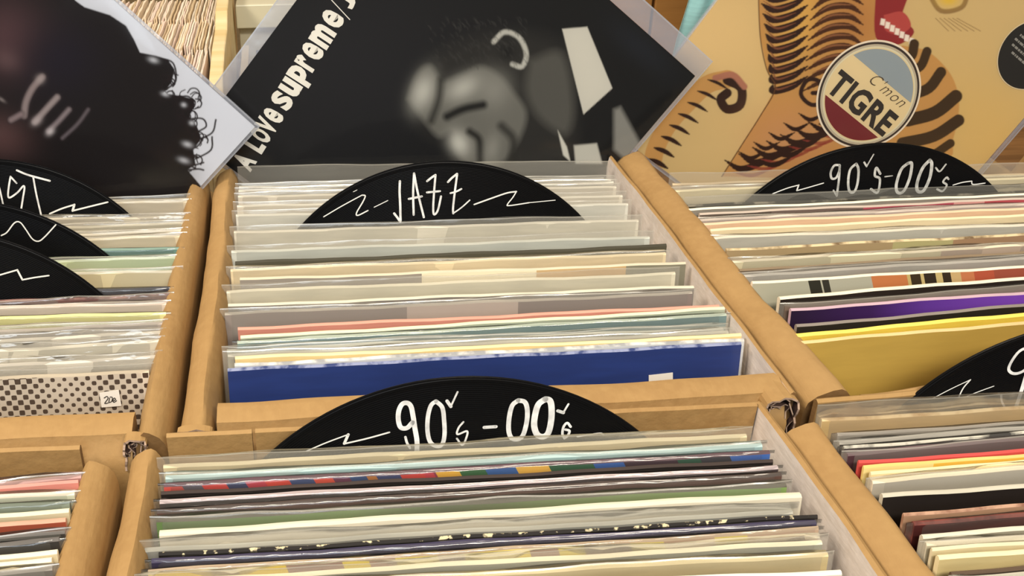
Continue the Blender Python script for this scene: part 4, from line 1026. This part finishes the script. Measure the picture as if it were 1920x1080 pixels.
bf = carton("cardboard box with bold 90's - 00's disc, before the jazz box", -0.0995, -0.0805, 0.2503, 0.2545, 0.100, 0.4520, 0.02, 0.0042, 'fold', 'thin', notch=False, seed=40, split=-0.0325, trim_l=0.013)
bfl = carton('cardboard box of records before the dotted record', -0.480, -0.458, -0.1240, -0.1040, 0.095, 0.4475, 0.02, 0.0042, 'fold', 'fold', notch=False, seed=50, trim_r=0.018)
bfr = carton('cardboard box of records before the ochre record', 0.2555, 0.2830, 0.620, 0.642, 0.100, 0.4510, 0.02, 0.0042, 'fold', 'fold', notch=False, back_slant=0.018, seed=60, trim_l=0.021)

# ------------------------------------------------------------------ table, floor
WOOD = None
def wood(c1, c2, name):
    m, nt, b = new_mat(name)
    nt.links.new(noise_mix(nt, c1, c2, 4, 6, objvec(nt, 1.5, 14, 14), 0.35, 0.65), b.inputs['Base Color'])
    b.inputs['Roughness'].default_value = 0.5
    return m
M_TABLE = wood('#8a6238', '#6a4826', 'table_wood'); M_PANEL = wood('#b98447', '#a5743c', 'cabinet_wood'); M_PLY = wood('#e2cfa4', '#d4b982', 'pale_plywood')
def table(label, x0, x1, y0, y1, ztop):
    o = empty('display_table', ((x0 + x1) / 2, (y0 + y1) / 2, -ZT)); tag(o, label, 'table')
    P = Vector(o.location)
    parts = []
    m = MB(); m.box((x0, y0, ztop - 0.03), (x1, y1, ztop)); parts.append(m.build('tabletop', M_TABLE, bevel=0.003))
    for x in (x0 + 0.05, x1 - 0.10):
        for y in (y0 + 0.05, y1 - 0.10):
            m = MB(); m.box((x, y, -ZT), (x + 0.05, y + 0.05, ztop - 0.03)); parts.append(m.build('leg', M_TABLE, bevel=0.003))
    for p in parts: p.parent = o; p.matrix_parent_inverse = Matrix.Translation(P).inverted()
table('brown wooden table carrying the cardboard boxes of records', -0.95, 1.35, 0.03, 0.955, ZB - 0.004)
table('brown wooden table carrying crates of paper-sleeved singles', -0.95, 1.35, 0.985, 1.60, -0.205)
m = MB(); m.box((-3, -3, -ZT - 0.05), (3.5, 3.5, -ZT)); fl = m.build('floor', wood('#7a5a3c', '#5c422c', 'floor_wood')); fl['kind'] = 'structure'
m = MB(); m.box((-3, 2.6, -ZT), (3.5, 2.7, 1.75)); wb = m.build('wall_back', plain('#8a7350', 0.8, 0, 0.1)); wb['kind'] = 'structure'

# ------------------------------------------------------------------ things beyond the covers
# wooden crate with three rows of paper-sleeved singles
cr_o = empty('wooden_crate', (-0.27, 1.27, -0.204)); tag(cr_o, 'pale wooden crate of paper-sleeved singles on the far table', 'crate')
parts = []
m = MB()                                                       # end board with a curved shoulder
prof = [(1.085, -0.20), (1.085, -0.12), (1.10, -0.05), (1.13, -0.012), (1.20, 0.002), (1.27, 0.006), (1.30, 0.022), (1.36, 0.03), (1.46, 0.03), (1.46, -0.20)]
k = len(prof); xa, xb = -0.100, -0.084
m.add([(xa, y, z) for y, z in prof] + [(xb, y, z) for y, z in prof], [tuple(range(k))[::-1], tuple(k + i for i in range(k))] + [(i, (i + 1) % k, k + (i + 1) % k, k + i) for i in range(k)])
parts.append(m.build('end_board', M_PLY, bevel=0.002))
m = MB(); m.box((-0.48, 1.06, -0.20), (-0.47, 1.46, -0.01)); parts.append(m.build('end_board', M_PLY, bevel=0.002))
m = MB(); m.box((-0.47, 1.06, -0.20), (-0.098, 1.07, -0.06)); parts.append(m.build('front_board', M_PLY, bevel=0.002))
m = MB(); m.box((-0.47, 1.06, -0.204), (-0.098, 1.46, -0.198)); parts.append(m.build('bottom_board', M_PLY))
for p in parts: p.parent = cr_o; p.matrix_parent_inverse = Matrix.Translation(cr_o.location).inverted()
paper = [plain(c, 0.7, 0, 0.1) for c in ('#e8d6bc', '#ecdcc6', '#dcc6a6', '#e6d0c2', '#efe4d2', '#d2ba96')]
protos = []
for i, mt in enumerate(paper):
    m = MB(); hh = 0.178
    n = 8; zz = [hh + 0.0007 * math.sin(q * 1.7 + i) for q in range(n + 1)]; ys = np.linspace(0, 0.128, n + 1)
    vs = []
    for y, z in zip(ys, zz): vs += [(-0.0009, y, 0), (-0.0009, y, z), (0.0009, y, z), (0.0009, y, 0)]
    m.add(vs, [(q * 4 + a, q * 4 + (a + 1) % 4, (q + 1) * 4 + (a + 1) % 4, (q + 1) * 4 + a) for q in range(n) for a in range(4)] + [(3, 2, 1, 0), (n * 4, n * 4 + 1, n * 4 + 2, n * 4 + 3)])
    protos.append(m)
RG = ('singles in the nearest row of the wooden crate', 'singles in the middle row of the wooden crate', 'singles in the farthest row of the wooden crate')
RL = ('cream paper-sleeved single standing in the nearest row of the wooden crate', 'cream paper-sleeved single standing in the middle row of the wooden crate', 'cream paper-sleeved single standing in the farthest row of the wooden crate')
first = {}
for row, (ya, zo) in enumerate(((1.092, -0.006), (1.228, -0.002), (1.348, 0.004))):
    ya2 = ya
    x = -0.29
    while x < -0.104:
        i = int(rng.integers(0, 6))
        if i not in first:
            o = protos[i].build('single_record', paper[i]); first[i] = o
        else:
            o = first[i].copy(); COL.objects.link(o)
        o.location = (x, ya2 + rng.uniform(-0.002, 0.004), -0.197 + 0.019 + zo - 0.002 + rng.uniform(-0.004, 0.004))
        if row == 2: o.scale = (1, 0.85, 1)
        o.rotation_euler = (0, math.radians(rng.uniform(-0.15, 0.2)), 0)
        tag(o, RL[row], 'record', RG[row])
        x += rng.uniform(0.0024, 0.0036)
# clear storage tub with cards
tub = empty('storage_tub', (0.04, 1.30, -0.204)); tag(tub, 'greyish clear plastic storage tub beside the wooden crate', 'storage tub')
M_TUB, nt_, b_ = new_mat('tub_plastic'); b_.inputs['Base Color'].default_value = (*lin('#cfc8b0'), 1); b_.inputs['Roughness'].default_value = 0.3; b_.inputs['Alpha'].default_value = 0.85
parts = []
m = MB()
X0, X1, Y0_, Y1_ = -0.078, 0.20, 1.10, 1.43
m.box((X0, Y0_, -0.20), (X1, Y0_ + 0.004, -0.075)); m.box((X0, Y1_ - 0.004, -0.20), (X1, Y1_, -0.002)); m.box((X0, Y0_ + 0.004, -0.20), (X0 + 0.004, Y1_ - 0.004, -0.075)); m.box((X1 - 0.004, Y0_ + 0.004, -0.20), (X1, Y1_ - 0.004, -0.03)); m.box((X0 + 0.004, Y0_ + 0.004, -0.20), (X1 - 0.004, Y1_ - 0.004, -0.196))
parts.append(m.build('tub_body', M_TUB, bevel=0.001))
m = MB(); m.box((X0 - 0.002, Y1_ - 0.022, -0.002), (X1 + 0.004, Y1_ + 0.006, 0.004)); m.box((X0 - 0.002, Y1_ - 0.026, -0.028), (X1 + 0.004, Y1_ - 0.020, 0.004))
rim = m.build('tub_rim', plain('#d2ccb2', 0.35), bevel=0.0015); parts.append(rim)
for p in parts: p.parent = tub; p.matrix_parent_inverse = Matrix.Translation(tub.location).inverted()
for i, (x, c, nm, ty) in enumerate(((-0.066, '#d8c49a', 'cream divider card standing in the clear tub next to the crate', 1.13), (-0.052, '#2e2c48', 'dark blue divider card in the clear tub', 1.17), (-0.046, '#1c1a18', 'black divider card in the clear tub', 1.13), (-0.030, '#d9cba6', 'thick cream divider card in the clear tub', 1.12))):
    m = MB(); w_ = 0.009 if i in (0, 3) else 0.004
    pr = [(0, 0), (0, 0.10), (0.03, 0.15), (0.20, 0.165), (0.20, 0)] if i in (0, 3) else [(0, 0), (0, 0.11), (0.05, 0.13), (0.19, 0.15), (0.19, 0)]
    k = len(pr)
    m.add([(-w_ / 2, a, b2) for a, b2 in pr] + [(w_ / 2, a, b2) for a, b2 in pr], [tuple(range(k))[::-1], tuple(k + q for q in range(k))] + [(q, (q + 1) % k, k + (q + 1) % k, k + q) for q in range(k)])
    o = m.build('divider_card', plain(c, 0.6, 0, 0.1), bevel=0.0006); o.location = (x, ty, -0.196); tag(o, nm, 'card')
# brown cabinet and turquoise cloth
cb = empty('wooden_cabinet', (0.55, 1.75, -ZT)); tag(cb, 'brown wooden cabinet behind the far table', 'cabinet')
parts = []
m = MB(); m.box((0.05, 1.665, -ZT), (1.25, 2.0, 0.45)); parts.append(m.build('cabinet_body', wood('#5a3a1e', '#4c3018', 'dark_cabinet_wood'), bevel=0.003))
for xa, xb in ((0.06, 0.313), (0.318, 0.588), (0.593, 0.90), (0.905, 1.24)):
    m = MB(); m.box((xa, 1.645, -ZT + 0.06), (xb, 1.664, 0.43)); parts.append(m.build('door', M_PANEL, bevel=0.002))
for p in parts: p.parent = cb; p.matrix_parent_inverse = Matrix.Translation(cb.location).inverted()
m = MB(); n, k = 60, 30
vs = []
for s in (0, 1):
    for i in range(n + 1):
        for j in range(k + 1):
            x = 0.548 + 0.26 * i / n; z = 0.42 - 0.60 * j / k
            lean = 0.02 * (z - 0.1)
            y = 1.40 + 0.020 * math.sin(x * 52 + z * 7) + 0.010 * math.sin(x * 110 - z * 16) + 0.008 * math.sin(z * 26 + x * 20) + s * 0.003
            vs.append((x + lean + 0.004 * math.sin(z * 30), y, z))
m.add(vs, [])
N1 = (n + 1) * (k + 1)
for i in range(n):
    for j in range(k):
        q = (i * (k + 1) + j, i * (k + 1) + j + 1, (i + 1) * (k + 1) + j + 1, (i + 1) * (k + 1) + j)
        m.f.append(q); m.m.append(0); m.f.append(tuple(a + N1 for a in q[::-1])); m.m.append(0)
for i in range(n):
    for j in (0, k):
        a, b2 = i * (k + 1) + j, (i + 1) * (k + 1) + j; m.f.append((a, b2, b2 + N1, a + N1)); m.m.append(0)
for j in range(k):
    for i in (0, n):
        a, b2 = i * (k + 1) + j, i * (k + 1) + j + 1; m.f.append((a, b2, b2 + N1, a + N1)); m.m.append(0)
tq = m.build('hanging_cloth', plain('#a3dde2', 0.8, 0, 0.12), smooth=True); tag(tq, 'turquoise cloth hanging in folds before the brown cabinet', 'cloth')

# ------------------------------------------------------------------ lift everything onto the floor
for o in list(COL.objects):
    if o.parent is None and o.type in ('MESH', 'EMPTY'):
        o.location.z += ZT
